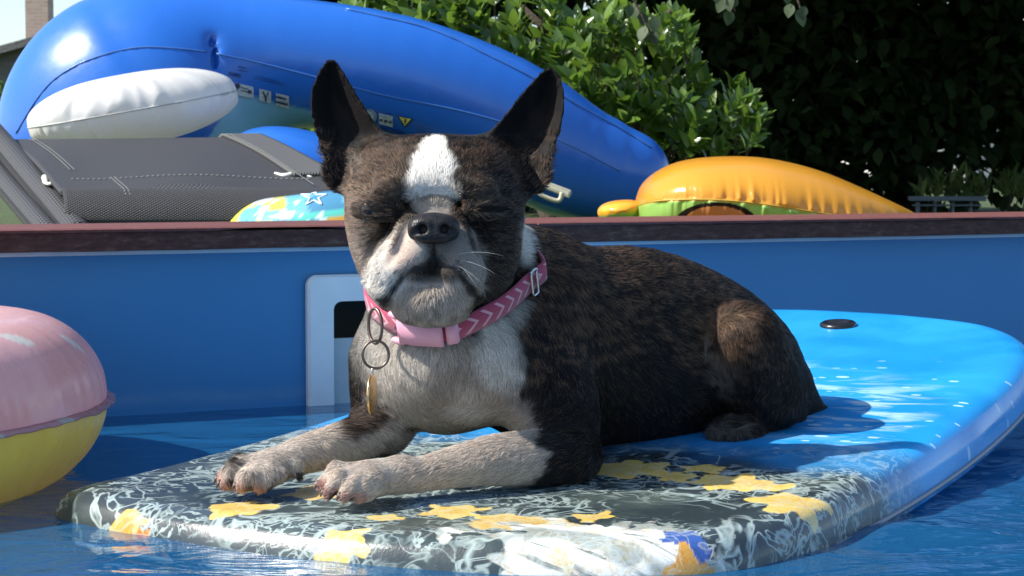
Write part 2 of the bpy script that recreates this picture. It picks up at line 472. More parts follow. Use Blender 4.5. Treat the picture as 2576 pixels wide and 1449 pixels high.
# bottom edge, rail, rounded shoulder, deck
rail = [(0.012, -B_TH), (0.004, -B_TH + 0.001), (0.0, -B_TH + 0.005), (-0.0005, -B_TH + 0.015), (0.001, -B_TH + 0.026), (0.004, -0.013), (0.008, -0.007), (0.014, -0.003), (0.021, -0.001), (0.030, 0.0)]
RAIL_N = 28
rail_s = spline([(a_, b_, 0) for a_, b_ in rail], RAIL_N)
for ins, dz, _ in rail_s: ring(ins, dz, 0)
last = rings[-1][:, :2]
for k in np.linspace(0, 1, 90)[1:-1]:
    q = last + (np.stack([np.clip(last[:, 0], 0.30, 0.75), last[:, 1] * 0], 1) - last) * k
    rings.append(np.concatenate([q, board_top(q[:, 0], q[:, 1])[:, None]], 1))
RG = np.array(rings)
st = RG.reshape(-1, 3)
zoff = 0.0012 * (fnoise(np.stack([st[:, 0] * 9, st[:, 1] * 9, st[:, 0] * 0], -1)) - 0.5)
verts = BO + st[:, :1] * BS + st[:, 1:2] * BT
verts[:, 2] = st[:, 2] + zoff
nr = len(rings)
faces = list(map(list, grid_faces(nr, NTH, wrap_v=True).tolist()))
# close the middle seam of the deck and the bottom
mid = [(nr - 1) * NTH + k for k in range(NTH)]
faces.append(mid[::-1]); 
bot0 = [k for k in range(NTH)]
faces.append(bot0)
# printed picture: colours laid on as print, by place on the board
m = NT('printed_board_skin'); c = m.coord('UV')       # UV holds (s, t) in metres
sep = m.n('SeparateXYZ'); m.l(c, sep.inputs[0]); S, T = sep.outputs[0], sep.outputs[1]
w = m.noise(c, 7.0, 3, 0.6)
edge = m.math('ADD', S, m.math('MULTIPLY', m.math('SUBTRACT', w, 0.5), 0.22))
isfront = m.math('SUBTRACT', 1.0, m.ramp(edge, [(0.30, 0.0), (0.40, 1.0)]))
blue = m.ramp(m.noise(c, 5.0, 4), [(0.3, (0.012, 0.26, 0.66)), (0.7, (0.022, 0.36, 0.80))])
# paint splashes and drops on the blue end
spl = m.noise(m.mapping(c, (9.0, 3.0, 1), rot=(0, 0, -0.45)), 3.2, 5, 0.62, 0.9)
msk = m.ramp(m.math('ABSOLUTE', m.math('SUBTRACT', m.math('ADD', S, m.math('MULTIPLY', T, 0.5)), 0.64)), [(0.05, 1.0), (0.17, 0.0)])
splash = m.math('MULTIPLY', m.ramp(spl, [(0.50, 0.0), (0.62, 1.0)]), msk)
vd = m.n('TexVoronoi', feature='F1'); m.l(m.mapping(c, (1.6, 0.9, 1), rot=(0, 0, 0.3)), vd.inputs['Vector']); vd.inputs['Scale'].default_value = 42.0; vd.inputs['Randomness'].default_value = 1.0
sepc = m.n('SeparateColor'); m.l(vd.outputs['Color'], sepc.inputs[0])
drop = m.math('MULTIPLY', m.math('LESS_THAN', vd.outputs['Distance'], m.math('MULTIPLY', sepc.outputs[0], 0.27)), m.math('GREATER_THAN', sepc.outputs[1], 0.28))
# drops thin out towards the nose
drop = m.math('MULTIPLY', drop, m.ramp(m.math('ADD', S, m.math('MULTIPLY', w, 0.2)), [(0.80, 1.0), (0.92, 0.0)]))
inner = m.ramp(m.math('ABSOLUTE', T), [(0.235, 1.0), (0.27, 0.0)])
lp = m.math('MAXIMUM', m.math('MULTIPLY', m.math('MULTIPLY', splash, inner), 0.85), m.math('MULTIPLY', drop, 0.8))
bcol = m.mix(lp, blue, (0.50, 0.74, 0.86))
# charcoal end with pale squiggles
nz = m.noise(m.mapping(c, (1, 1.0, 1)), 22.0, 2.0, 0.55, 1.6)
sq = m.math('ABSOLUTE', m.math('SUBTRACT', nz, 0.5))
nz2 = m.noise(m.mapping(c, (1.25, 0.8, 1), loc=(3, 1, 0)), 38.0, 2.0, 0.5, 2.0)
sq2 = m.math('ABSOLUTE', m.math('SUBTRACT', nz2, 0.47))
area = m.ramp(m.noise(c, 8.5, 2), [(0.40, 0.0), (0.50, 1.0)])
area2 = m.ramp(m.noise(m.mapping(c, loc=(7, 2, 0)), 10.0, 2), [(0.42, 0.0), (0.52, 1.0)])
lines = m.math('MAXIMUM', m.math('MULTIPLY', m.ramp(sq, [(0.006, 1.0), (0.045, 0.0)]), area), m.math('MULTIPLY', m.ramp(sq2, [(0.006, 1.0), (0.055, 0.0)]), area2))
char = m.ramp(m.noise(c, 6.0, 4), [(0.3, (0.022, 0.033, 0.038)), (0.7, (0.045, 0.064, 0.070))])
fcol = m.mix(m.math('MULTIPLY', m.math('MULTIPLY', lines, m.ramp(m.noise(c, 30.0, 3), [(0.3, 0.3), (0.65, 1.0)])), 0.66), char, (0.36, 0.55, 0.56))
wash = m.ramp(m.noise(m.mapping(c, (1, 1, 1), loc=(4, 4, 0)), 11.0, 4, 0.6), [(0.5, 0.0), (0.75, 1.0)])
fcol = m.mix(m.math('MULTIPLY', wash, 0.3), fcol, (0.26, 0.32, 0.24))
base = m.mix(isfront, bcol, fcol)
# large printed motifs come as colours on the mesh (alpha = cover)
ca = m.n('VertexColor', layer_name='Motif'); 
fine = m.noise(c, 60.0, 3, 0.6, 0.8)
cov = m.ramp(m.math('ADD', ca.outputs[1], m.math('MULTIPLY', m.math('SUBTRACT', fine, 0.5), 0.8)), [(0.42, 0.0), (0.56, 1.0)])
mot = m.mix(m.math('MULTIPLY', m.ramp(m.math('ABSOLUTE', m.math('SUBTRACT', fine, 0.5)), [(0.01, 1.0), (0.04, 0.0)]), 0.45), ca.outputs[0], (0.85, 0.55, 0.20), 'MULTIPLY')
sc_ = m.n('SeparateColor'); m.l(ca.outputs[0], sc_.inputs[0])
iswhite = m.math('MULTIPLY', m.math('GREATER_THAN', sc_.outputs[2], 0.55), m.math('GREATER_THAN', sc_.outputs[0], 0.6))
stk = m.noise(m.mapping(c, (78, 9, 1), rot=(0, 0, 0.25)), 1.6, 3, 0.55, 0.4)
mot = m.mix(m.math('MULTIPLY', iswhite, m.ramp(stk, [(0.52, 0.0), (0.60, 0.85)])), mot, (0.11, 0.14, 0.13))
fin = m.mix(cov, base, mot)
fin = m.mix(m.math('MULTIPLY', m.math('MULTIPLY', lines, isfront), 0.35), fin, (0.62, 0.66, 0.58))
wet = m.noise(c, 9.0, 3, 0.5, 0.5)
m.set(col=fin, rough=m.ramp(wet, [(0.35, 0.14), (0.65, 0.42)]), spec=0.5, coat=0.25, coat_rough=0.08)
m.bump(m.math('ADD', m.noise(c, 420.0, 3), m.math('MULTIPLY', wet, 3.0)), 0.10, 0.002)
M_BOARD = m.m
board = empty('bodyboard', V(BO + BS * 0.5))
tag(board, 'printed bodyboard, charcoal in front and bright blue behind, floating under the dog', 'bodyboard')
bo = mesh_np('foam_body', verts, faces, M_BOARD, board)
uvl = bo.data.uv_layers.new(name='UVMap')
li = np.zeros(len(bo.data.loops), dtype=np.int32); bo.data.loops.foreach_get('vertex_index', li)
# unroll the rail so that print does not smear down it
depth = np.zeros(len(st)); 
run = np.concatenate([[0], np.cumsum(np.linalg.norm(np.diff(rail_s[:, :2], axis=0), axis=1))]); run = run[-1] - run
for r_i in range(RAIL_N):
    depth[r_i * NTH:(r_i + 1) * NTH] = run[r_i] - (0.030 - rail_s[r_i, 0])
uvp = st[:, :2].copy()
tile = np.tile(inw, (nr, 1))
uvp -= tile * depth[:, None]
uvl.data.foreach_set('uv', uvp[li].astype(np.float32).ravel())
# motifs: yellow hibiscus, orange on the near rail, a white burst, a blue and amber emblem
uvw = uvp + np.stack([fnoise(np.stack([uvp[:, 0] * 70, uvp[:, 1] * 70, uvp[:, 0] * 0 + 9 * k], -1), 3) - 0.5 for k in (0, 1)], 1) * 0.020
mc = np.zeros((len(st), 4), dtype=np.float32)
def flower(s0, t0, r, col, rot=0, squash=1.0, petals=5):
    ds, dt = (uvw[:, 0] - s0), (uvw[:, 1] - t0) / squash
    rr = np.hypot(ds, dt); an = np.arctan2(dt, ds) + rot
    R_ = r * (0.80 + 0.16 * np.cos(petals * an))
    a = np.clip(1.0 - (rr - R_) / (0.25 * r), 0, 1) * (rr < 2 * r)
    a = np.clip(0.5 - (rr - R_) / 0.016, 0, 1)
    sel = a > mc[:, 3] - 0.05
    k = (a > 0) & sel
    mc[k, :3] = np.asarray(col) * (0.85 + 0.3 * (rr[k] / (r + 1e-6))[:, None].clip(0, 1))
    mc[k, 3] = np.maximum(mc[k, 3], a[k])
def px_st(u, v):
    # place on the deck seen along that sight line (solved on the tilted deck)
    ys = np.linspace(1.15, 2.6, 3000); d = at(u, v, 1.0) - np.array([0, 0, CAM_Z])
    P_ = np.array([0, 0, CAM_Z]) + d * ys[:, None]
    Y = float(ys[np.argmax(P_[:, 2] <= deck_z(P_[:, 0], P_[:, 1]))])
    p = at(u, v, Y); s_, t_ = st_of(p)
    return float(s_), float(t_), p
YEL = (0.70, 0.51, 0.13)
for (u, v, r, ro, pe) in ((600, 1278, 0.030, 0.3, 5), (800, 1240, 0.030, 1.0, 5), (1150, 1285, 0.026, 0.2, 6), (980, 1300, 0.014, 0, 4), (850, 1338, 0.022, 0.8, 5), (1500, 1300, 0.018, 0.1, 4),
                          (1580, 1180, 0.040, 0.3, 6), (1830, 1212, 0.034, 0.9, 6), (1690, 1200, 0.020, 0.2, 5), (1770, 1180, 0.018, 0.2, 5), (1930, 1222, 0.020, 0.0, 5), (1990, 1262, 0.036, 0.5, 5), (1250, 1305, 0.02, 0.2, 4)):
    s_, t_, _ = px_st(u, v); flower(s_, t_, r, YEL if u not in (1150,) else (0.70, 0.52, 0.14), ro, 1.0, pe)
s_, t_, _ = px_st(1340, 1320); flower(s_, t_, 0.028, (0.60, 0.42, 0.12), 0.3, 2.2, 3)
for (u, v, r, col) in ((330, 1265, 0.016, (0.66, 0.36, 0.08)), (870, 1362, 0.020, (0.66, 0.30, 0.05))):
    s_, t_, _ = px_st(u, v); flower(s_ - 0.018, t_, r, col, 0.4, 1.4, 4)
s_, t_, _ = px_st(375, 1275); flower(s_ - 0.040, t_, 0.026, (0.55, 0.17, 0.03), 0.4, 1.3, 3)
# white burst on the near right: rays fanning from a bright centre
s1, t1, _ = px_st(1560, 1375)
ds, dt = uvw[:, 0] - s1, uvw[:, 1] - t1
an = np.arctan2(ds, dt); rr = np.hypot(ds * 1.9, dt)
wob = fnoise(np.stack([uvp[:, 0] * 55, uvp[:, 1] * 22, uvp[:, 0] * 0 + 3], -1), 3)
jag = 0.108 + 0.11 * (wob - 0.45) + 0.010 * np.sin(an * 23)
a = np.clip(0.5 + (jag - rr) / 0.045, 0, 1)
k = a > 0.12
mc[k, :3] = (0.80, 0.83, 0.80); mc[k, 3] = np.maximum(mc[k, 3], a[k])
wob2 = fnoise(np.stack([uvp[:, 0] * 45, uvp[:, 1] * 45, uvp[:, 0] * 0 + 8], -1), 2)
mixw = (sstep(0.56, 0.68, wob2) * k * 0.8)[:, None]
mc[:, :3] = mc[:, :3] * (1 - mixw) + np.array((0.20, 0.25, 0.24)) * mixw
mixw = (sstep(0.44, 0.34, wob2) * k * (rr > 0.03) * 0.7)[:, None]
mc[:, :3] = mc[:, :3] * (1 - mixw) + np.array((0.55, 0.52, 0.30)) * mixw
s2, t2, _ = px_st(1725, 1345)
q = (np.abs(uvw[:, 0] - s2) < 0.010) & (np.abs(uvw[:, 1] - t2) < 0.020)
mc[q, :3] = (0.04, 0.10, 0.34); mc[q, 3] = 1
q = (uvw[:, 0] < s2 - 0.006) & (uvw[:, 0] > s2 - 0.045) & (np.abs(uvw[:, 1] - t2 - 0.022) < 0.022)
mc[q, :3] = (0.55, 0.30, 0.06); mc[q, 3] = 1
q = (uvw[:, 0] <= s2 - 0.045) & (uvp[:, 0] > s2 - 0.075) & (np.abs(uvw[:, 1] - t2 - 0.024) < 0.02)
mc[q, :3] = (0.10, 0.25, 0.16); mc[q, 3] = 1
at_ = bo.data.color_attributes.new('Motif', 'FLOAT_COLOR', 'POINT'); at_.data.foreach_set('color', mc.ravel())
# pale slick edge along the lower rail, and the oval leash plug
M_SLICK = simple('pale_slick_edge', (0.22, 0.25, 0.30), 0.35, 0.06, 40)
ed = OUT + inw * -0.0012
pts = BO + ed[:, :1] * BS + ed[:, 1:2] * BT; pts[:, 2] = board_top(ed[:, 0], ed[:, 1]) - B_TH + 0.0105
tube('rail_stripe', pts, 0.0024, M_SLICK, board, seg=6, closed=True)
M_PLUG = simple('black_plug_plastic', (0.010, 0.010, 0.012), 0.25, 0.1, 60)
s3, t3, p3 = px_st(2108, 820)
ps = []
for rr_, zz in ((0.0205, 0.000), (0.0205, 0.0025), (0.018, 0.0042), (0.013, 0.0042), (0.0105, 0.002), (0.0, 0.0018)):
    for k in range(40):
        an = 2 * math.pi * k / 40
        s_ = s3 + rr_ * math.sin(an) * 0.9; t_ = t3 + rr_ * math.cos(an)
        p = BO + BS * s_ + BT * t_; ps.append((p[0], p[1], board_top(s_, t_) + zz + 0.0004))
mesh_np('leash_plug', ps, grid_faces(6, 40, wrap_v=True), M_PLUG, board)
# ================================================================== dog
# The body is grown as one smooth surface from rounded masses on a distance grid.
H = 0.0019
LO = np.array([-0.275, 1.365, 0.010]); HI = np.array([0.300, 1.880, 0.385])
DIM = np.ceil((HI - LO) / H).astype(int) + 1
GX = (LO[0] + np.arange(DIM[0]) * H).astype(np.float32)
GY = (LO[1] + np.arange(DIM[1]) * H).astype(np.float32)
GZ = (LO[2] + np.arange(DIM[2]) * H).astype(np.float32)
FLD = np.full(DIM, 0.05, dtype=np.float32)

def _box(lo, hi, pad):
    a = np.clip(np.floor((np.asarray(lo) - pad - LO) / H).astype(int), 0, DIM - 1)
    b = np.clip(np.ceil((np.asarray(hi) + pad - LO) / H).astype(int) + 1, 1, DIM)
    sl_ = tuple(slice(i, j) for i, j in zip(a, b))
    return sl_, GX[sl_[0]][:, None, None], GY[sl_[1]][None, :, None], GZ[sl_[2]][None, None, :]
def _smin(a, b, k):
    h_ = np.maximum(k - np.abs(a - b), 0) / k
    return np.minimum(a, b) - h_ * h_ * k * 0.25
def _join(sl_, d, k, mode):
    d = np.minimum(d, 0.05)
    if mode == 'add': FLD[sl_] = _smin(FLD[sl_], d.astype(np.float32), k)
    else: FLD[sl_] = -_smin(-FLD[sl_], d.astype(np.float32), k)
def cone(a, b, ra, rb, k=0.02, mode='add'):
    """rounded cone between two world points"""
    a = np.asarray(a, float); b = np.asarray(b, float)
    r = max(ra, rb)
    sl_, X, Y, Z = _box(np.minimum(a, b) - r, np.maximum(a, b) + r, k + 0.012)
    ba = b - a; L2 = float(ba @ ba) + 1e-12
    px, py, pz = X - a[0], Y - a[1], Z - a[2]
    t = np.clip((px * ba[0] + py * ba[1] + pz * ba[2]) / L2, 0, 1)
    d = np.sqrt((px - t * ba[0]) ** 2 + (py - t * ba[1]) ** 2 + (pz - t * ba[2]) ** 2) - (ra + (rb - ra) * t)
    _join(sl_, d, k, mode)
def ell(c, r, k=0.02, mode='add', rot=None):
    c = np.asarray(c, float); r = np.asarray(r, float); R_ = float(r.max())
    sl_, X, Y, Z = _box(c - R_, c + R_, k + 0.012)
    px, py, pz = X - c[0], Y - c[1], Z - c[2]
    if rot is not None:
        M = np.asarray(rot.inverted() if hasattr(rot, 'inverted') else rot)
        px, py, pz = (M[0][0] * px + M[0][1] * py + M[0][2] * pz, M[1][0] * px + M[1][1] * py + M[1][2] * pz, M[2][0] * px + M[2][1] * py + M[2][2] * pz)
    k0 = np.sqrt((px / r[0]) ** 2 + (py / r[1]) ** 2 + (pz / r[2]) ** 2)
    k1 = np.sqrt((px / r[0] ** 2) ** 2 + (py / r[1] ** 2) ** 2 + (pz / r[2] ** 2) ** 2) + 1e-9
    _join(sl_, k0 * (k0 - 1) / k1, k, mode)
def C(u1, v1, Y1, r1, u2, v2, Y2, r2, k=0.02, mode='add'):
    """cone given along sight lines, radii in frame pixels"""
    cone(at(u1, v1, Y1), at(u2, v2, Y2), PX(r1, Y1), PX(r2, Y2), k, mode)
def E(u, v, Y, ru, rv, rY, k=0.02, mode='add', tilt=0.0):
    rot = Matrix.Rotation(math.radians(tilt), 3, 'Y') if tilt else None
    ell(at(u, v, Y), (PX(ru, Y), rY, PX(rv, Y)), k, mode, rot)
def chain(pts, k=0.006, mode='add'):
    """a limb of several rounded cones joined without swellings, then blended in"""
    W_ = [np.array([*at(u, v, Y), PX(r, Y)]) for u, v, Y, r in pts]
    if len(W_) > 2:
        W_ = list(spline(W_, 4 * (len(W_) - 1) + 1))
    W_ = np.array(W_); rm = W_[:, 3].max()
    sl_, X, Y_, Z = _box(W_[:, :3].min(0) - rm, W_[:, :3].max(0) + rm, k + 0.012)
    d = None
    for a, b in zip(W_[:-1], W_[1:]):
        ba = b[:3] - a[:3]; L2 = float(ba @ ba) + 1e-12
        px, py, pz = X - a[0], Y_ - a[1], Z - a[2]
        t = np.clip((px * ba[0] + py * ba[1] + pz * ba[2]) / L2, 0, 1)
        e = np.sqrt((px - t * ba[0]) ** 2 + (py - t * ba[1]) ** 2 + (pz - t * ba[2]) ** 2) - (a[3] + (b[3] - a[3]) * t)
        d = e if d is None else np.minimum(d, e)
    _join(sl_, d, k, mode)

def hit_y(u, v, y0=1.36, y1=1.75):
    """depth at which a sight line meets the body as grown so far"""
    ys = np.arange(y0, y1, 0.0007); d = at(u, v, 1.0) - np.array([0, 0, CAM_Z])
    q = np.round((np.array([0, 0, CAM_Z]) + d * ys[:, None] - LO) / H).astype(int)
    q = np.clip(q, 0, DIM - 1); k = np.where(FLD[q[:, 0], q[:, 1], q[:, 2]] < 0)[0]
    return float(ys[k[0]]) if len(k) else 1.45
def carve(pts, k, off=-0.0005):
    chain([(u, v, hit_y(u, v) + off, r) for u, v, r in pts], k, 'sub')
# ---- torso
chain([(1330, 775, 1.585, 160), (1440, 795, 1.625, 170), (1600, 806, 1.670, 182), (1745, 862, 1.715, 182), (1838, 918, 1.735, 168), (1882, 970, 1.74, 152)], 0.03)
chain([(1340, 925, 1.595, 178), (1560, 960, 1.655, 165), (1760, 985, 1.715, 135)], 0.03)
C(1365, 690, 1.61, 96, 1420, 730, 1.625, 100, 0.02)            # withers
E(1120, 915, 1.555, 205, 148, 0.068, 0.03)                      # chest
C(1130, 880, 1.53, 155, 1110, 955, 1.545, 90, 0.03)           # breast bone
C(965, 905, 1.545, 72, 965, 1000, 1.545, 70, 0.025)             # shoulder, far foreleg
C(1330, 900, 1.545, 110, 1395, 1040, 1.52, 95, 0.03)            # shoulder, near foreleg
# ---- neck
C(1110, 640, 1.535, 172, 1135, 860, 1.545, 188, 0.03)
C(1165, 640, 1.56, 130, 1335, 740, 1.61, 138, 0.025)
# ---- near hind quarter, tail
C(1864, 862, 1.652, 102, 1928, 985, 1.668, 98, 0.009)
C(1900, 1000, 1.69, 80, 1960, 1050, 1.70, 62, 0.015)
C(1940, 1065, 1.675, 46, 1880, 1078, 1.65, 40, 0.008)
C(1880, 1080, 1.65, 36, 1830, 1082, 1.638, 34, 0.006)
for (u, v, Y, r) in ((1795, 1082, 1.632, 20), (1815, 1094, 1.626, 22), (1850, 1098, 1.624, 22)):
    C(u + 40, v - 12, Y + .012, r, u, v, Y, r * 0.9, 0.004)
C(1985, 1005, 1.735, 58, 2056, 1042, 1.745, 30, 0.02)
C(1960, 1040, 1.74, 62, 1890, 1060, 1.72, 50, 0.02)
# far hind leg, tucked
C(1700, 1010, 1.80, 70, 1800, 1060, 1.84, 45, 0.02)
# ---- near foreleg (right in the picture)
C(1390, 1010, 1.525, 100, 1432, 1140, 1.495, 72, 0.02)
C(1432, 1140, 1.495, 72, 1425, 1160, 1.488, 62, 0.01)
chain([(1415, 1152, 1.488, 68), (1345, 1154, 1.472, 70), (1240, 1158, 1.453, 61), (1120, 1180, 1.437, 47), (1060, 1192, 1.429, 42), (1008, 1194, 1.424, 49), (950, 1204, 1.417, 43)], 0.012)
E(905, 1210, 1.412, 70, 42, 0.024, 0.010, tilt=-14)
toesR = [((930, 1185, 1.424), (850, 1184, 1.412), (812, 1218, 1.404), 22, 18), ((930, 1190, 1.412), (858, 1200, 1.398), (826, 1238, 1.3915), 23, 19),
         ((945, 1205, 1.402), (890, 1228, 1.390), (868, 1248, 1.3865), 22, 18), ((965, 1215, 1.402), (925, 1238, 1.394), (905, 1250, 1.3895), 19, 16)]
for a_, b_, c_, r1, r2 in toesR:
    C(*a_, r1, *b_, r1, 0.0035); C(*b_, r1, *c_, r2, 0.0035)
# ---- far foreleg (left in the picture)
C(980, 985, 1.545, 78, 960, 1070, 1.535, 60, 0.014)
chain([(965, 1080, 1.535, 60), (860, 1115, 1.505, 52), (760, 1145, 1.480, 46), (690, 1172, 1.465, 44)], 0.012)
E(640, 1190, 1.455, 72, 42, 0.024, 0.010, tilt=-10)
toesL = [((680, 1160, 1.468), (600, 1166, 1.456), (560, 1205, 1.450), 22, 19), ((670, 1165, 1.455), (590, 1177, 1.441), (565, 1217, 1.4365), 23, 19),
         ((680, 1180, 1.445), (625, 1200, 1.432), (605, 1222, 1.4285), 23, 19), ((700, 1190, 1.445), (665, 1210, 1.436), (648, 1224, 1.4325), 20, 17)]
for a_, b_, c_, r1, r2 in toesL:
    C(*a_, r1, *b_, r1, 0.0035); C(*b_, r1, *c_, r2, 0.0035)
for T_ in (toesR, toesL):
    for (a1, b1, c1, _, _), (a2, b2, c2, _, _) in zip(T_[:-1], T_[1:]):
        mm = [tuple((np.array(p) + np.array(q)) / 2) for p, q in ((a1, a2), (b1, b2), (c1, c2))]
        chain([(mm[0][0] - 25, mm[0][1] - 26, mm[0][2] - .006, 2), (mm[1][0], mm[1][1] - 14, mm[1][2] - .006, 4), (mm[2][0] - 3, mm[2][1] - 2, mm[2][2] - .007, 5), (mm[2][0] - 3, mm[2][1] + 16, mm[2][2] - .005, 5)], 0.003, 'sub')
C(740, 1172, 1.462, 16, 752, 1196, 1.459, 11, 0.006)           # dew claw pad
# ---- head
E(1094, 470, 1.505, 200, 122, 0.062, 0.02)                      # skull
C(990, 440, 1.495, 85, 1200, 440, 1.497, 85, 0.02)              # broad flat brow
C(955, 545, 1.492, 82, 985, 640, 1.488, 78, 0.02)               # cheek
C(1232, 545, 1.495, 80, 1215, 640, 1.492, 78, 0.02)
C(1010, 610, 1.500, 110, 1180, 610, 1.500, 110, 0.02)           # jaw mass
C(1030, 700, 1.485, 85, 1150, 700, 1.487, 85, 0.02)
E(988, 478, 1.447, 48, 30, 0.012, 0.014)                        # brow ridges
E(1200, 476, 1.449, 48, 30, 0.012, 0.014)
E(1090, 592, 1.452, 74, 62, 0.036, 0.012)                       # top of muzzle
C(1036, 612, 1.441, 55, 990, 690, 1.431, 66, 0.010)             # flews
C(1144, 612, 1.442, 52, 1164, 688, 1.433, 55, 0.010)
C(1052, 640, 1.430, 44, 1030, 674, 1.424, 44, 0.006)
C(1128, 640, 1.431, 42, 1142, 672, 1.426, 42, 0.006)
E(985, 738, 1.444, 34, 20, 0.014, 0.010)                        # lip corners
E(1178, 735, 1.446, 34, 20, 0.014, 0.010)
E(1086, 742, 1.445, 84, 54, 0.030, 0.010)                       # chin
E(1086, 772, 1.456, 92, 40, 0.030, 0.014)
# folds beside and above the nose
chain([(u, v, hit_y(u, v) + 0.0012, r) for u, v, r in ((992, 625, 13), (1012, 578, 15), (1042, 537, 16), (1086, 518, 17), (1132, 533, 16), (1162, 574, 15), (1182, 625, 13))], 0.005)
# carved: mouth line, philtrum, groove round the nose fold, crease beside the flew, eye hollows
carve([(1090, 660, 9), (1060, 666, 9), (1030, 678, 7), (1006, 702, 6), (988, 728, 6), (970, 748, 6)], 0.006)
carve([(1090, 660, 9), (1118, 666, 9), (1146, 676, 7), (1170, 700, 6), (1188, 726, 6), (1204, 748, 6)], 0.006)
carve([(1090, 600, 4), (1090, 654, 5)], 0.004)
carve([(968, 590, 7), (990, 540, 7), (1022, 500, 7), (1086, 484, 7), (1150, 498, 7), (1180, 534, 7), (1204, 585, 7)], 0.005)
carve([(1040, 556, 5), (1018, 590, 6), (1000, 630, 6), (975, 660, 5)], 0.006)
carve([(948, 610, 5), (930, 650, 6), (925, 690, 5)], 0.008)
E(945, 530, 1.426, 52, 24, 0.012, 0.014, 'sub')
E(1232, 527, 1.429, 54, 24, 0.012, 0.014, 'sub')
# closed lids: upper and lower swellings with a slit between
chain([(905, 522, 1.451, 14), (945, 514, 1.443, 17), (990, 524, 1.442, 14)], 0.008)
chain([(905, 534, 1.452, 12), (945, 542, 1.444, 14), (990, 536, 1.443, 12)], 0.008)
chain([(1190, 522, 1.444, 14), (1232, 510, 1.444, 17), (1275, 518, 1.453, 14)], 0.008)
chain([(1190, 534, 1.444, 12), (1232, 540, 1.445, 14), (1275, 532, 1.454, 12)], 0.008)
chain([(902, 528, 1.440, 3.5), (945, 528, 1.431, 4), (992, 530, 1.431, 3.5)], 0.003, 'sub')
chain([(1188, 529, 1.433, 3.5), (1232, 526, 1.432, 4), (1278, 525, 1.442, 3.5)], 0.003, 'sub')
# nostril seat
NY = hit_y(1090, 578) + 0.0005                                   # where the nose leather sits
E(1090, 574, NY + .006, 52, 34, 0.008, 0.004)
# ---- ears: cupped shells standing on the skull
def ear(poly, Y0, cup, lean, th, k):
    pw = np.array([at(u, v, Y0) for u, v in poly])[:, [0, 2]]
    lo = np.array([pw[:, 0].min(), Y0 - 0.05, pw[:, 1].min()]); hi = np.array([pw[:, 0].max(), Y0 + 0.05, pw[:, 1].max()])
    sl_, X, Y, Z = _box(lo, hi, 0.012)
    x = X[:, 0, 0][:, None]; z = Z[0, 0, :][None, :]
    d2 = np.full((x.shape[0], z.shape[1]), 1e9); inside = np.zeros_like(d2, dtype=bool)
    n = len(pw)
    for i in range(n):
        a_, b_ = pw[i], pw[(i + 1) % n]
        e = b_ - a_; wx, wz = x - a_[0], z - a_[1]
        t = np.clip((wx * e[0] + wz * e[1]) / (e @ e), 0, 1)
        d2 = np.minimum(d2, (wx - t * e[0]) ** 2 + (wz - t * e[1]) ** 2)
        c1 = (a_[1] <= z) & (b_[1] > z); c2 = (a_[1] > z) & (b_[1] <= z)
        cr = e[0] * wz - e[1] * wx
        inside ^= (c1 & (cr > 0)) | (c2 & (cr < 0))
    d2 = np.sqrt(d2); sd = np.where(inside, -d2, d2)
    zn = (z - pw[:, 1].min()) / (pw[:, 1].max() - pw[:, 1].min())
    ys = Y0 + cup * np.clip(-sd / 0.014, 0, 1) ** 0.8 + lean * zn
    dd = np.abs(Y - ys[:, None, :]) - th * (1 - 0.35 * zn)[:, None, :]
    s3 = sd[:, None, :] - th * 0.4
    d = np.where((s3 > 0) & (dd > 0), np.hypot(np.maximum(s3, 0), np.maximum(dd, 0)), np.maximum(s3, dd))
    _join(sl_, d * 0.8, k, 'add')
EAR_L = [(824, 150), (800, 180), (784, 225), (781, 265), (790, 315), (808, 365), (822, 405), (818, 440), (845, 478), (900, 470), (960, 420), (985, 372), (962, 345), (930, 300), (895, 245), (862, 190), (842, 158)]
EAR_R = [(1388, 172), (1408, 195), (1417, 235), (1416, 280), (1405, 330), (1388, 378), (1376, 405), (1379, 440), (1365, 470), (1325, 490), (1260, 470), (1215, 420), (1205, 372), (1228, 350), (1268, 300), (1310, 245), (1345, 205), (1368, 180)]
ear(EAR_L, 1.497, 0.016, 0.016, 0.0034, 0.010)
ear(EAR_R, 1.500, 0.016, 0.016, 0.0034, 0.010)
C(905, 430, 1.525, 60, 960, 430, 1.52, 70, 0.02)                # ear roots behind
C(1290, 440, 1.528, 62, 1235, 430, 1.52, 70, 0.02)
C(826, 430, 1.502, 11, 838, 455, 1.500, 12, 0.005)               # little fold at the outer base
C(1374, 440, 1.505, 10, 1350, 470, 1.503, 11, 0.005)

# ---- keep it on the deck
sl_all = (slice(None), slice(None), slice(0, int(0.075 / H)))
zz = GZ[sl_all[2]][None, None, :]; XX, YY = np.meshgrid(GX, GY, indexing='ij')
dk = (deck_z(XX, YY)).astype(np.float32)[:, :, None] + 0.0008
FLD[sl_all] = np.maximum(FLD[sl_all], dk - zz)
FLD[0], FLD[-1], FLD[:, 0], FLD[:, -1], FLD[:, :, 0], FLD[:, :, -1] = (0.05,) * 6

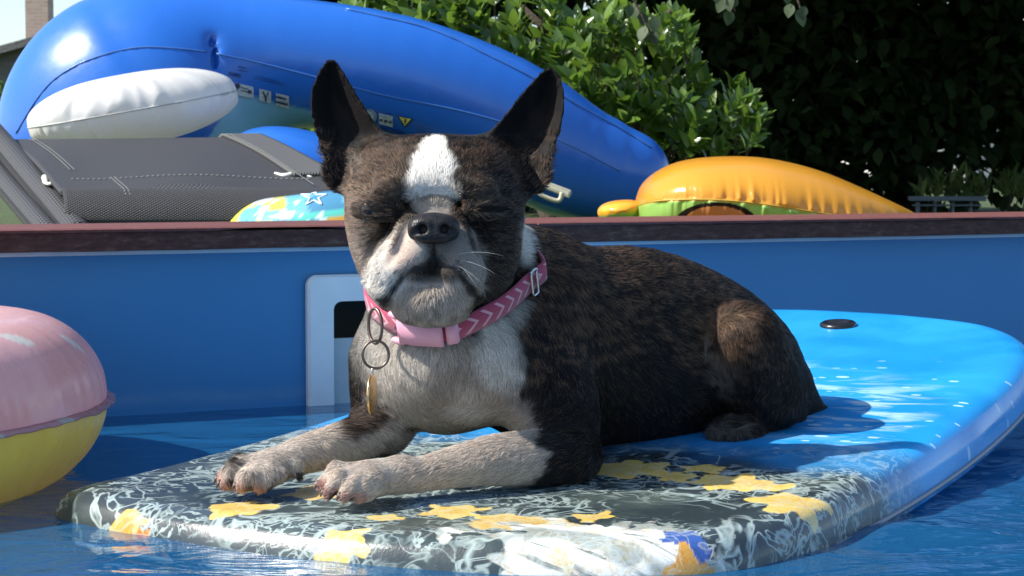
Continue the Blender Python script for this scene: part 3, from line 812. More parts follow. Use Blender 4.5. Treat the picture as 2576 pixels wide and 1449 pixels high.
def surface_nets(f, lo, h_):
    neg = f < 0
    def cn(i, j, k): return neg[i:neg.shape[0] - 1 + i, j:neg.shape[1] - 1 + j, k:neg.shape[2] - 1 + k]
    anyn = np.zeros(tuple(np.array(f.shape) - 1), bool); alln = np.ones_like(anyn)
    for i in (0, 1):
        for j in (0, 1):
            for k in (0, 1):
                q = cn(i, j, k); anyn |= q; alln &= q
    act = np.argwhere(anyn & ~alln)
    idx = np.full(anyn.shape, -1, dtype=np.int32); idx[tuple(act.T)] = np.arange(len(act))
    crn = [(i, j, k) for i in (0, 1) for j in (0, 1) for k in (0, 1)]
    val = np.stack([f[act[:, 0] + i, act[:, 1] + j, act[:, 2] + k] for i, j, k in crn], 1).astype(np.float64)
    pos = np.zeros((len(act), 3)); cnt = np.zeros(len(act))
    for a_ in range(8):
        for b_ in range(a_ + 1, 8):
            ca_, cb_ = np.array(crn[a_]), np.array(crn[b_])
            if np.abs(ca_ - cb_).sum() != 1: continue
            m_ = (val[:, a_] < 0) != (val[:, b_] < 0)
            t = np.where(m_, val[:, a_] / (val[:, a_] - val[:, b_] + 1e-20), 0)
            pos += np.where(m_[:, None], ca_ + t[:, None] * (cb_ - ca_), 0); cnt += m_
    verts_ = lo + (act + pos / cnt[:, None]) * h_
    quads = []
    for ax in range(3):
        s0 = [slice(1, -1)] * 3; s0[ax] = slice(0, -1)
        s1 = [slice(1, -1)] * 3; s1[ax] = slice(1, None)
        a_, b_ = neg[tuple(s0)], neg[tuple(s1)]
        e = np.argwhere(a_ != b_); off = np.ones(3, int); off[ax] = 0; e = e + off
        fl_ = neg[tuple(e.T)]
        o1, o2 = [x for x in range(3) if x != ax]
        d1 = np.zeros(3, int); d1[o1] = 1; d2 = np.zeros(3, int); d2[o2] = 1
        q = np.stack([idx[tuple((e - d1 - d2).T)], idx[tuple((e - d2).T)], idx[tuple(e.T)], idx[tuple((e - d1).T)]], 1)
        flip = fl_ if ax != 1 else ~fl_
        q[~flip] = q[~flip][:, ::-1]
        quads.append(q)
    return verts_, np.concatenate(quads)
DOG_FLD, DOG_LO, DOG_H = FLD.copy(), LO.copy(), H
DV, DF = surface_nets(FLD, LO, H)
# light smoothing of the grid steps
def relax(v, f, n, w):
    for _ in range(n):
        acc = np.zeros_like(v); cnt = np.zeros(len(v))
        for i in range(4):
            a_, b_ = f[:, i], f[:, (i + 1) % 4]
            for d in range(3):
                acc[:, d] += np.bincount(a_, v[b_, d], len(v)) + np.bincount(b_, v[a_, d], len(v))
            cnt += np.bincount(a_, minlength=len(v)) + np.bincount(b_, minlength=len(v))
        v = v + w * (acc / np.maximum(cnt, 1)[:, None] - v)
    return v
DV = relax(DV, DF, 2, 0.5)
def vert_normals(v, f):
    n = np.cross(v[f[:, 2]] - v[f[:, 0]], v[f[:, 3]] - v[f[:, 1]])
    out = np.zeros_like(v)
    for i in range(4):
        for d in range(3): out[:, d] += np.bincount(f[:, i], n[:, d], len(v))
    return out / (np.linalg.norm(out, axis=1)[:, None] + 1e-12)
DN = vert_normals(DV, DF)

# ---- coat: colours by place on the body
BLK = np.array((0.0085, 0.0072, 0.0068)); BRN = np.array((0.165, 0.098, 0.058)); WHT = np.array((0.86, 0.81, 0.73)); BEI = np.array((0.54, 0.465, 0.39)); GRY = np.array((0.26, 0.23, 0.20)); PNK = np.array((0.46, 0.25, 0.20))
BRUSH = []
def br(u, v, Y, ru, rv, rY, col, op=1.0, soft=0.25, jit=0.25, tilt=0.0):
    BRUSH.append((at(u, v, Y), (PX(ru, Y), rY, PX(rv, Y)), np.asarray(col), op, soft, jit, math.radians(tilt)))
# chest and legs
br(1090, 985, 1.47, 212, 190, 0.075, BEI * 0.92, 1, 0.16, 0.5)
br(1000, 880, 1.49, 115, 120, 0.07, WHT * 0.85, 0.75, 0.5)
br(1250, 880, 1.49, 55, 95, 0.07, WHT * 0.9, 0.9, 0.3, tilt=-25)
br(1250, 1060, 1.48, 120, 90, 0.06, BEI * 1.05, 0.95, 0.2, 0.3, tilt=20)
br(1120, 1090, 1.50, 100, 40, 0.05, GRY * 1.1, 0.7, 0.5)
br(1180, 1165, 1.44, 225, 85, 0.06, BEI * 1.15, 1, 0.08, 0.25)
br(930, 1205, 1.41, 170, 75, 0.06, BEI * 1.15, 1, 0.1, 0.2)
br(760, 1150, 1.48, 240, 80, 0.09, BEI * 1.1, 1, 0.1, 0.2, tilt=-18)
br(900, 1048, 1.53, 75, 36, 0.06, BLK * 2.5 + BRN * 0.35, 0.95, 0.25, 0.3, tilt=-25)
br(1010, 1110, 1.53, 60, 36, 0.05, BEI * 0.7, 0.8, 0.4)
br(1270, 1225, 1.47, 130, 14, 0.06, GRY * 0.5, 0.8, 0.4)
# toes
for (u, v, Y) in ((815, 1222, 1.402), (830, 1240, 1.392), (872, 1250, 1.386), (908, 1252, 1.389)): br(u, v, Y, 24, 20, 0.012, PNK * 1.2, 0.85, 0.35, 0.2)
for (u, v, Y) in ((560, 1208, 1.449), (566, 1220, 1.436), (608, 1226, 1.428), (650, 1228, 1.432)): br(u, v, Y, 26, 22, 0.012, PNK, 0.85, 0.35, 0.2)
for (u, v, Y, r) in ((848, 1246, 1.388, 11), (888, 1256, 1.386, 9), (585, 1205, 1.434, 16), (628, 1222, 1.428, 11), (690, 1222, 1.436, 16), (752, 1198, 1.456, 14)): br(u, v, Y, r, r, 0.010, BLK, 0.9, 0.4, 0.3)
br(1835, 1085, 1.63, 60, 28, 0.02, GRY * 0.6, 0.7, 0.4)
# thigh, flank and back warm streaks, with the thigh's sunlit patch painted in
br(1828, 850, 1.625, 92, 120, 0.06, BRN * 1.25, 0.55, 0.6, 1.4)
br(1800, 930, 1.64, 32, 80, 0.06, GRY * 0.8 + BRN * 0.4, 0.6, 0.5, 0.5, tilt=-20)
# head: warm cheeks and brow, the left cheek painted paler where sunlit
br(905, 570, 1.47, 60, 130, 0.06, BRN * 0.9 + GRY * 0.55, 0.9, 0.4, 0.5)
br(950, 450, 1.46, 75, 55, 0.06, BRN * 0.9, 0.4, 0.5, 1.1)
br(990, 375, 1.47, 70, 36, 0.06, BRN * 1.0, 0.4, 0.5, 1.1)
br(1210, 385, 1.47, 80, 36, 0.06, BRN * 0.8, 0.45, 0.5, 1.1)
br(1255, 600, 1.47, 70, 110, 0.06, BLK * 1.5 + GRY * 0.1, 0.8, 0.5, 0.4)
br(930, 640, 1.47, 50, 70, 0.06, GRY * 1.0 + BRN * 0.3, 0.8, 0.4, 0.4)
# blaze
br(1092, 372, 1.46, 34, 30, 0.07, WHT * 1.04, 1, 0.2, 0.4)
br(1088, 425, 1.45, 57, 52, 0.06, WHT * 1.04, 1, 0.18, 0.4)
br(1085, 478, 1.45, 66, 36, 0.06, WHT * 1.02, 1, 0.2, 0.4)
# muzzle: sunlit left side paler, shaded right darker, put into the coat
br(985, 690, 1.43, 78, 90, 0.05, WHT * 0.85, 0.95, 0.4, 0.5, tilt=15)
br(1025, 625, 1.42, 52, 74, 0.04, BEI * 1.35, 1, 0.25, 0.25, tilt=20)
br(1165, 660, 1.43, 58, 95, 0.05, BEI * 0.85, 0.9, 0.3, 0.4, tilt=-10)
br(1088, 522, 1.42, 66, 24, 0.04, GRY * 1.5, 0.95, 0.35, 0.3)  # nose fold painted paler, as its lit top
br(935, 715, 1.46, 28, 45, 0.04, WHT * 1.0, 0.9, 0.4, 0.3)
br(1092, 585, 1.41, 58, 42, 0.03, GRY * 0.28, 0.9, 0.35, 0.25)
br(1100, 635, 1.405, 34, 40, 0.03, GRY * 0.45, 0.9, 0.4, 0.35)
br(1140, 640, 1.41, 40, 40, 0.03, GRY * 0.7, 0.7, 0.5, 0.5)
# shade painted in: right flew and mouth surround greyer, creases beside the nose dark
br(1172, 640, 1.425, 52, 70, 0.05, GRY * 1.1, 0.6, 0.4, 0.7, tilt=-10)
br(1098, 612, 1.40, 36, 52, 0.03, GRY * 0.55, 0.7, 0.5, 0.5)
for (u, v, Y, ru, rv, t_) in ((1022, 560, 1.42, 8, 30, 38), (998, 600, 1.428, 7, 34, 25), (985, 645, 1.436, 6, 26, 10), (1160, 560, 1.42, 8, 30, -38), (1184, 605, 1.43, 8, 36, -25)):
    br(u, v, Y, ru, rv, 0.02, BLK * 1.5, 0.75, 0.5, 0.3, t_)
br(1090, 640, 1.41, 5, 36, 0.03, BLK, 0.9, 0.4, 0.1)
br(970, 572, 1.445, 16, 46, 0.03, BLK * 1.5, 0.65, 0.5, 0.5, 30)
for (u, v) in ((1010, 655), (1022, 672), (998, 680), (1030, 650), (1012, 690), (985, 702), (1040, 668), (1150, 655), (1160, 672), (1142, 668), (1170, 688)):
    br(u, v, 1.42, 4.5, 4, 0.03, BLK * 2, 0.75, 0.5, 0.1)
# eyes and dark mask
br(948, 527, 1.445, 62, 32, 0.03, BLK * 1.1, 0.97, 0.35, 0.3)
br(1005, 525, 1.44, 30, 34, 0.03, BLK, 0.9, 0.45, 0.3)
br(1230, 527, 1.445, 80, 46, 0.035, BLK, 0.97, 0.35, 0.3)
br(1165, 530, 1.44, 26, 30, 0.03, BLK * 1.4, 0.85, 0.5, 0.3)
br(940, 590, 1.455, 34, 40, 0.03, BLK * 2, 0.6, 0.5, 0.5)
br(985, 480, 1.447, 40, 20, 0.02, GRY * 0.6 + BRN * 0.3, 0.5, 0.5, 0.8)
br(1225, 486, 1.447, 44, 16, 0.02, GRY * 0.8, 0.45, 0.5, 0.9)
br(1088, 503, 1.43, 66, 9, 0.05, GRY * 0.55, 0.85, 0.5, 0.4)
br(1088, 520, 1.415, 52, 9, 0.04, BEI * 0.9, 0.75, 0.4, 0.3)  # lit arch of the nose fold, put into the coat
br(1062, 650, 1.415, 40, 26, 0.04, GRY * 1.2, 0.45, 0.6, 0.9)
br(1010, 640, 1.42, 36, 40, 0.04, PNK * 0.9 + BEI * 0.3, 0.35, 0.6, 0.9)
# chin, lips
br(1086, 750, 1.43, 95, 62, 0.05, BEI * 1.0, 1, 0.2, 0.3)
br(1087, 694, 1.42, 74, 20, 0.05, GRY * 0.4, 0.8, 0.4, 0.3)  # dark lip, with the shade beneath it painted into the coat
for (u, v, Y, ru, rv, t_) in ((1090, 664, 1.405, 24, 11, 0), (1060, 672, 1.405, 24, 9, -18), (1032, 686, 1.408, 20, 7, -35), (1010, 706, 1.415, 16, 7, -50), (974, 742, 1.43, 20, 13, -30), (1120, 672, 1.405, 24, 9, 18), (1148, 684, 1.41, 20, 8, 35), (1170, 706, 1.418, 16, 8, 50), (1194, 738, 1.435, 18, 13, 30)):
    br(u, v, Y + .005, ru, rv, 0.03, GRY * 0.22, 0.8, 0.5, 0.5, t_)
br(1088, 682, 1.42, 74, 14, 0.05, GRY * 0.14, 0.9, 0.45, 0.4)  # deeper shade under the upper lip, painted on
for (u, v, ru, rv, t_) in ((1008, 702, 8, 18, 40), (990, 724, 8, 18, 38), (974, 744, 18, 15, 0), (1168, 702, 8, 18, -40), (1186, 724, 8, 18, -38), (1200, 744, 14, 14, 0)):
    br(u, v, 1.43, ru, rv, 0.045, BLK * 2, 0.85, 0.5, 0.4, t_)
for (u, v, r) in ((1060, 775, 14), (1105, 765, 13), (1140, 780, 12), (1030, 790, 12), (1085, 795, 13), (1125, 800, 10)):
    br(u, v, 1.44, r, r * .7, 0.03, GRY * 0.5, 0.7, 0.5, 0.4)
# rims of the closed lids
for (u, v, ru) in ((945, 539, 40), (1232, 538, 42)): br(u, v, 1.445, ru, 4.5, 0.02, GRY * 0.5, 0.8, 0.5, 0.3)
for (u, v, ru) in ((945, 516, 40), (1232, 513, 42)): br(u, v, 1.443, ru, 4.0, 0.02, GRY * 0.35, 0.7, 0.5, 0.3)
# breast: warmer, darker hair down the middle
br(1130, 965, 1.475, 60, 60, 0.05, BEI * 0.55 + BRN * 0.3, 0.6, 0.6, 0.6)
br(1180, 1010, 1.48, 40, 60, 0.05, WHT * 0.9, 0.5, 0.6, 0.6, tilt=-30)
# side of the neck
br(1318, 600, 1.53, 20, 75, 0.05, WHT * 0.9, 0.9, 0.4, 0.4, tilt=-8)
br(1265, 800, 1.51, 60, 30, 0.06, WHT * 0.7, 0.6, 0.5, 0.4, tilt=-40)
# light tufts inside the far ear
br(905, 410, 1.50, 22, 30, 0.03, GRY * 0.9, 0.5, 0.5, 0.5, tilt=20)

def coat(p, hair=False):
    n1 = fnoise(p * np.array([60, 60, 60]), 3)
    # brindle: stripes that run down the sides, broken up
    s_ = p @ np.array([0.72, 0.60, 0.34])
    st_ = np.sin(s_ * 330 + 9 * fnoise(p * 26, 2))
    bri = sstep(0.15, 0.85, st_ * 0.5 + (n1 - 0.5) * 2.2)
    back = sstep(0.10, 0.21, p[:, 2]) * 0.46 + 0.05
    back = back * (1 - 0.75 * (1 - sstep(0.085, 0.115, np.linalg.norm(p - at(1094, 520, 1.49), axis=1))))
    back = back * (1 - 0.85 * sstep(0.292, 0.305, p[:, 2]))
    col = BLK + (BRN - BLK) * (bri * back)[:, None] * 0.75
    for c0, r0, cc, op, soft, jit, tl in BRUSH:
        q = p - c0
        x, z = q[:, 0], q[:, 2]
        if tl: x, z = x * math.cos(tl) - z * math.sin(tl), x * math.sin(tl) + z * math.cos(tl)
        d = np.sqrt((x / r0[0]) ** 2 + (q[:, 1] / r0[1]) ** 2 + (z / r0[2]) ** 2)
        near = d < 1.9
        if not near.any(): continue
        dn = d[near] + jit * (fnoise(p[near] * 150 + 3.3, 2) - 0.5) * 1.2
        a = op * (1 - sstep(1 - soft, 1 + soft, dn))
        col[near] = col[near] + (cc - col[near]) * a[:, None]
    return col
DC = coat(DV)
m = NT('dog_skin_and_undercoat'); ca = m.n('VertexColor', layer_name='Col'); c = m.coord('Object')
f = m.noise(m.mapping(c, (1, 1, 1)), 900.0, 3)
m.set(col=m.mix(m.math('MULTIPLY', f, 0.5), ca.outputs[0], (0.02, 0.016, 0.014), 'MULTIPLY'), rough=0.75, spec=0.15)
m.bump(f, 0.5, 0.001)
M_SKIN = m.m
dog = empty('dog', V(at(1500, 1120, 1.6)))
tag(dog, 'brindle and white boston terrier lying on the bodyboard with eyes shut', 'dog')
body = mesh_np('body', DV, DF, M_SKIN, dog, colors=DC * 0.9)

# ---- fur: short strands laid along the coat
def dist_fn(p, q): return np.linalg.norm(p - q, axis=1)
def fur_flow(p):
    nose = at(1090, 560, 1.40); g = np.zeros_like(p)
    head_c = at(1094, 560, 1.49)
    wh = 1 - sstep(0.085, 0.12, dist_fn(p * np.array([1, 1, 1.0]), head_c))
    gh = p - nose; gh /= np.linalg.norm(gh, axis=1)[:, None] + 1e-9
    ax = np.array([0.70, 0.66, -0.30]); gb = np.tile(ax, (len(p), 1))
    gb[:, 2] -= 0.5 * sstep(0.12, 0.05, p[:, 2])
    front = 1 - sstep(1.50, 1.56, p[:, 1] - 0.5 * p[:, 0])
    gc = np.tile(np.array([0.10, -0.1, -1.0]), (len(p), 1))
    gl_ = np.tile(np.array([-0.85, -0.35, -0.35]), (len(p), 1))
    wl = (1 - sstep(0.085, 0.105, p[:, 2])) * front
    g = gb * (1 - front)[:, None] + (gc * (1 - wl)[:, None] + gl_ * wl[:, None]) * front[:, None]
    g = g * (1 - wh)[:, None] + gh * wh[:, None]
    for tip in (at(824, 150, 1.51), at(1388, 172, 1.515)):
        e = (p[:, 2] > 0.298)[:, None]
        g = np.where(e & (np.abs(p[:, :1] - tip[0]) < 0.07), np.array([0, 0, 1.0]), g)
    return g
def make_fur(n_str):
    tri = np.concatenate([DF[:, [0, 1, 2]], DF[:, [0, 2, 3]]])
    a_, b_, c_ = DV[tri[:, 0]], DV[tri[:, 1]], DV[tri[:, 2]]
    cr = np.cross(b_ - a_, c_ - a_); ar = 0.5 * np.linalg.norm(cr, axis=1)
    ctr = (a_ + b_ + c_) / 3
    nf = cr / (2 * ar[:, None] + 1e-15)
    view = np.array([0, 0, CAM_Z]) - ctr; view /= np.linalg.norm(view, axis=1)[:, None]
    w_ = ar * np.where(np.sum(nf * view, 1) > -0.45, 1.0, 0.12)
    w_ = w_ * np.where(ctr[:, 2] - deck_z(ctr[:, 0], ctr[:, 1]) < 0.004, 0.0, 1.0)
    # bare leather: nose pad
    npd = np.sqrt(((ctr[:, 0] - at(1090, 574, NY)[0]) / PX(58, 1.4)) ** 2 + ((ctr[:, 2] - at(1090, 574, NY)[2]) / PX(40, 1.4)) ** 2)
    w_ = w_ * np.where((npd < 1) & (ctr[:, 1] < NY + .02), 0, 1.0)
    for (u, v, ru) in ((943, 528, 40), (1233, 526, 42)):
        ec = at(u, v, 1.445); ed = np.sqrt(((ctr[:, 0] - ec[0]) / PX(ru, 1.445)) ** 2 + ((ctr[:, 2] - ec[2]) / PX(9, 1.445)) ** 2)
        w_ = w_ * np.where((ed < 1) & (ctr[:, 1] < 1.47), 0.02, 1.0)
    for T_ in (toesR, toesL):
        for a1, b1, c1, r1_, r2_ in T_:
            w_ = w_ * np.where(np.linalg.norm(ctr - (at(*c1) + np.array([-.002, -.003, -.002])), axis=1) < PX(r2_ * 0.95, 1.41), 0.12, 1.0)
    pick = RNG.choice(len(tri), n_str, p=w_ / w_.sum())
    r1 = np.sqrt(RNG.random(n_str)); r2 = RNG.random(n_str)
    bc = np.stack([1 - r1, r1 * (1 - r2), r1 * r2], 1)
    root = (DV[tri[pick]] * bc[:, :, None]).sum(1); nn = (DN[tri[pick]] * bc[:, :, None]).sum(1); nn /= np.linalg.norm(nn, axis=1)[:, None]
    g = fur_flow(root)
    clump = np.stack([fnoise(root * 190 + 5 * k, 2) for k in range(3)], 1) - 0.5
    g = g / (np.linalg.norm(g, axis=1)[:, None] + 1e-9) + clump * 0.9 + RNG.normal(0, 0.13, root.shape)
    g -= nn * np.sum(g * nn, 1)[:, None]; g /= np.linalg.norm(g, axis=1)[:, None] + 1e-9
    head_d = dist_fn(root, at(1094, 560, 1.49))
    L = 0.0085 + 0.002 * RNG.random(n_str)
    L = np.where(head_d < 0.10, 0.0050 + 0.0015 * RNG.random(n_str), L)
    muz = dist_fn(root, at(1090, 650, 1.41)) < 0.040
    L = np.where(muz, 0.0030, L)
    L = np.where((root[:, 2] > 0.300), 0.0028, L)
    chest = (root[:, 2] > 0.075) & (root[:, 2] < 0.19) & (root[:, 1] < 1.53) & (root[:, 0] < 0.02)
    L = np.where(chest, 0.0105, L)
    paw = (root[:, 2] < 0.075) & (root[:, 1] < 1.475) & (root[:, 0] < -0.07)
    L = np.where(paw, 0.0055, L)
    lift = np.where(head_d < 0.10, 0.42, 0.30) + 0.12 * RNG.random(n_str)
    pts = []
    for t in (0.0, 0.4, 0.75, 1.0):
        up = lift * (t - 0.55 * t * t)
        pts.append(root - nn * 0.0006 + (g * (t * L)[:, None]) + nn * (up * L)[:, None])
    P = np.stack(pts, 1)
    floor_z = deck_z(P[..., 0], P[..., 1]) + 0.0006
    P[..., 2] = np.maximum(P[..., 2], floor_z)
    col = coat(root)
    col = col * (0.72 + 0.56 * RNG.random(n_str))[:, None]
    grz = (root[:, 2] < 0.19) & (col.mean(1) > 0.2)
    col = col * np.where(grz & (RNG.random(n_str) < 0.22), 0.5, 1.0)[:, None]
    br_ = (col.mean(1) < 0.16) & (col.mean(1) > 0.018)
    streak = fnoise(root * np.array([120, 120, 420]) + 2.2, 2)
    dk_ = np.where(br_ & ((streak < 0.47) | (RNG.random(n_str) < 0.22)), 0.16, 1.12)
    col = col * dk_[:, None]
    gl2 = (fnoise(root * np.array([80, 80, 240]) + 7.7, 2) > 0.55) & (root[:, 2] > 0.11) & (root[:, 2] < 0.245) & (root[:, 0] > 0.0) & (col.mean(1) < 0.12) & (RNG.random(n_str) < 0.35)
    col[gl2] = col[gl2] + BRN * 1.15  # golden brindle streaks, with glints on the back put into hair colour
    # stray pale and warm hairs in the dark coat
    lum = col.mean(1); stray = (RNG.random(n_str) < 0.06 + 0.16 * sstep(0.12, 0.21, root[:, 2])) & (lum < 0.05) & (root[:, 2] < 0.29)
    col[stray] = col[stray] + BRN * 1.1
    hc = bpy.data.hair_curves.new('fur')
    hc.add_curves([4] * n_str)
    hc.attributes['position'].data.foreach_set('vector', P.astype(np.float32).ravel())
    ra = hc.attributes.new('radius', 'FLOAT', 'POINT')
    rr_ = np.tile(np.array([1.0, 0.9, 0.6, 0.1]), n_str) * np.repeat(0.00009 + 0.00004 * RNG.random(n_str), 4)
    ra.data.foreach_set('value', rr_.astype(np.float32))
    cc = hc.attributes.new('tint', 'FLOAT_COLOR', 'CURVE')
    c4 = np.ones((n_str, 4), dtype=np.float32); c4[:, :3] = np.clip(col, 0, 1)
    cc.data.foreach_set('color', c4.ravel())
    m = NT('short_dog_hair')
    at_n = m.n('Attribute', attribute_name='tint')
    m.set(col=at_n.outputs['Color'], rough=0.5, spec=0.3)
    hc.materials.append(m.m)
    o = bpy.data.objects.new('fur', hc); link(o, dog)
    tag(o, kind='stuff')
    return o
make_fur(430000)

# ---- nose leather on a finer grid
def sub_grid(lo, hi, h_):
    global H, LO, HI, DIM, GX, GY, GZ, FLD
    H, LO, HI = h_, np.asarray(lo, float), np.asarray(hi, float)
    DIM = np.ceil((HI - LO) / H).astype(int) + 1
    GX = (LO[0] + np.arange(DIM[0]) * H).astype(np.float32); GY = (LO[1] + np.arange(DIM[1]) * H).astype(np.float32); GZ = (LO[2] + np.arange(DIM[2]) * H).astype(np.float32)
    FLD = np.full(DIM, 0.05, dtype=np.float32)
nc = at(1090, 574, NY + 0.0020)
sub_grid(nc - 0.026, nc + 0.026, 0.0006)
E(1090, 560, NY + 0.0020, 42, 26, 0.011, 0.004)
E(1058, 574, NY + 0.0000, 33, 31, 0.010, 0.005)
E(1124, 574, NY + 0.0000, 33, 31, 0.010, 0.005)
E(1090, 594, NY + -0.0015, 30, 20, 0.007, 0.005)
C(1042, 590, NY + -0.0020, 11, 1066, 600, NY + -0.0040, 9, 0.004); C(1140, 590, NY + -0.0010, 11, 1114, 600, NY + -0.0040, 9, 0.004)
C(1064, 576, NY + -0.0120, 10, 1064, 576, NY + 0.0020, 8, 0.003, 'sub'); C(1118, 576, NY + -0.0120, 10, 1118, 576, NY + 0.0020, 8, 0.003, 'sub')
C(1040, 588, NY + -0.0080, 6, 1062, 576, NY + -0.0100, 10, 0.003, 'sub'); C(1142, 588, NY + -0.0070, 6, 1120, 576, NY + -0.0100, 10, 0.003, 'sub')
C(1090, 556, NY + -0.0110, 2.5, 1090, 615, NY + -0.0110, 3, 0.003, 'sub')
FLD[0], FLD[-1], FLD[:, 0], FLD[:, -1], FLD[:, :, 0], FLD[:, :, -1] = (0.05,) * 6
nv_, nf_ = surface_nets(FLD, LO, H); nv_ = relax(nv_, nf_, 2, 0.5)
m = NT('black_nose_leather'); c = m.coord('Object')
vo = m.n('TexVoronoi', feature='F1'); m.l(c, vo.inputs['Vector']); vo.inputs['Scale'].default_value = 620.0
m.set(col=m.ramp(m.noise(c, 150, 3), [(0.3, (0.008, 0.0075, 0.008)), (0.7, (0.022, 0.020, 0.021))]), rough=0.4, spec=0.3)
m.bump(vo.outputs['Distance'], 0.28, 0.0012)
mesh_np('nose', nv_, nf_, m.m, dog)
# ---- eyes: wet dark balls just showing in the slits
M_EYE = simple('dark_wet_eye', (0.006, 0.005, 0.005), 0.2, 0.1, 50)
for (u, v, Y) in ((938, 527, 1.4462), (1233, 526, 1.4480)):
    bm = bmesh.new(); bmesh.ops.create_uvsphere(bm, u_segments=24, v_segments=16, radius=0.0105, matrix=Matrix.Translation(V(at(u, v, Y + 0.0035))))
    bm_obj('eye', bm, M_EYE, dog, smooth=True)
# ---- claws
M_CLAW = simple('dark_claw_horn', (0.07, 0.05, 0.042), 0.35, 0.2, 200)
for a_, b_, c_, r1, r2 in toesR + toesL:
    p = at(*c_); d = p - at(*b_); d[2] = 0; d /= np.linalg.norm(d)
    p = p + np.array([0, 0, 0.0015])
    pts = [p + d * 0.001, p + d * 0.0040 + np.array([0, 0, 0.0005]), p + d * 0.0058 + np.array([0, 0, -0.0018]), p + d * 0.0068 + np.array([0, 0, -0.0042])]
    pts = [np.array([q[0], q[1], max(q[2], float(deck_z(q[0], q[1])) + 0.0012)]) for q in pts]
    tube('claw', pts, [0.0019, 0.0017, 0.0012, 0.0005], M_CLAW, dog, seg=8)
# ---- whiskers
hw = []
M_WHISK = simple('white_whisker', (0.75, 0.74, 0.70), 0.4, 0.05, 50)
wroots = [((1150, 640, 1.4215), (1.0, -0.35, 0.25), 0.038), ((1160, 655, 1.424), (0.9, -0.4, -0.1), 0.030), ((1150, 668, 1.422), (0.8, -0.5, -0.3), 0.022), ((1165, 675, 1.428), (0.6, -0.4, -0.6), 0.016),
          ((1025, 660, 1.420), (-0.9, -0.4, -0.2), 0.030), ((1010, 670, 1.424), (-0.9, -0.3, -0.4), 0.028), ((1000, 690, 1.430), (-0.8, -0.4, -0.6), 0.024)]
WV, WF = [], []
_keep = (FLD, LO, H, DIM); FLD, LO, H, DIM = DOG_FLD, DOG_LO, DOG_H, np.array(DOG_FLD.shape)
WHY = {(r_[0][0], r_[0][1]): hit_y(r_[0][0], r_[0][1]) for r_ in wroots}
FLD, LO, H, DIM = _keep
for (rt, d, L) in wroots:
    d = np.array(d); d /= np.linalg.norm(d); p0 = at(rt[0], rt[1], WHY[(rt[0], rt[1])])
    pts = [p0 + d * L * t + np.array([0.0, 0, -0.25]) * L * t * t for t in np.linspace(0, 1, 7)]
    v_, f_ = tube_mesh(pts, np.linspace(0.00008, 0.00003, 7), 5)
    b = sum(len(x) for x in WV); WV.append(v_); WF += [[i + b for i in q] for q in f_]
tag(mesh_np('whiskers', np.concatenate(WV), WF, M_WHISK, dog), kind='stuff')
# ================================================================== collar on the dog
def dog_d(p):
    """distance field of the dog at points p (trilinear)"""
    q = (np.asarray(p, float) - DOG_LO) / DOG_H
    i = np.clip(np.floor(q).astype(int), 0, np.array(DOG_FLD.shape) - 2); f = np.clip(q - i, 0, 1)
    r = 0
    for a in (0, 1):
        for b in (0, 1):
            for c_ in (0, 1):
                w_ = (f[..., 0] if a else 1 - f[..., 0]) * (f[..., 1] if b else 1 - f[..., 1]) * (f[..., 2] if c_ else 1 - f[..., 2])
                r = r + w_ * DOG_FLD[i[..., 0] + a, i[..., 1] + b, i[..., 2] + c_]
    return r
cA, cB, cC = at(935, 785, 1.500), at(1075, 852, 1.452), at(1322, 672, 1.545)
cn = np.cross(cC - cA, cB - cA); cn /= np.linalg.norm(cn)
if cn[2] < 0: cn = -cn
cc0 = at(1135, 742, 1.535); cc0 = cc0 - cn * np.dot(cc0 - cA, cn)
e1 = np.array([1.0, 0, 0]); e1 -= cn * np.dot(e1, cn); e1 /= np.linalg.norm(e1); e2 = np.cross(cn, e1)
NC = 200; HW = 0.0088
thc = np.arange(NC) * 2 * math.pi / NC
dirs = np.cos(thc)[:, None] * e1 + np.sin(thc)[:, None] * e2
def collar_r(off):
    rs = np.linspace(0.02, 0.105, 340)
    P = (cc0 + cn * off) + dirs[:, None, :] * rs[None, :, None]
    d = dog_d(P)
    out = np.full(NC, 0.075)
    for k in range(NC):
        w_ = np.where(d[k] > 0.0)[0]
        out[k] = rs[w_[0]] if len(w_) else 0.075
    return out
R0 = np.maximum(np.maximum(collar_r(0.0), collar_r(HW * .8)), collar_r(-HW * .8))
# a strap is taut: smooth it and keep it off the hollow places
Rs = np.minimum(R0, 0.074)
for _ in range(40):
    Rs = np.maximum(R0 * 0.985, 0.25 * np.roll(Rs, 1) + 0.5 * Rs + 0.25 * np.roll(Rs, -1)); Rs = np.minimum(Rs, 0.074)
Rs = Rs + 0.0032
def collar_pt(k, off, lift=0.0):
    k0 = int(math.floor(k)) % NC; f = k - math.floor(k)
    r = Rs[k0] * (1 - f) + Rs[(k0 + 1) % NC] * f; t = 2 * math.pi * k / NC
    return cc0 + (math.cos(t) * e1 + math.sin(t) * e2) * (r + lift) + cn * off
collar = empty('dog_collar', V(cc0))
tag(collar, 'pink chevron dog collar with pale pink buckle round the neck of the dog', 'collar')
m = NT('pink_chevron_webbing'); c = m.coord('UV'); sp_ = m.n('SeparateXYZ'); m.l(c, sp_.inputs[0])
ch = m.math('FRACT', m.math('ADD', m.math('MULTIPLY', sp_.outputs[0], 30.0), m.math('MULTIPLY', m.math('ABSOLUTE', m.math('SUBTRACT', sp_.outputs[1], 0.5)), 1.6)))
stripe = m.math('MULTIPLY', m.math('LESS_THAN', ch, 0.24), m.math('MULTIPLY', m.math('GREATER_THAN', sp_.outputs[1], 0.10), m.math('LESS_THAN', sp_.outputs[1], 0.90)))
weave = m.noise(m.mapping(c, (900, 40, 1)), 1.0, 2)
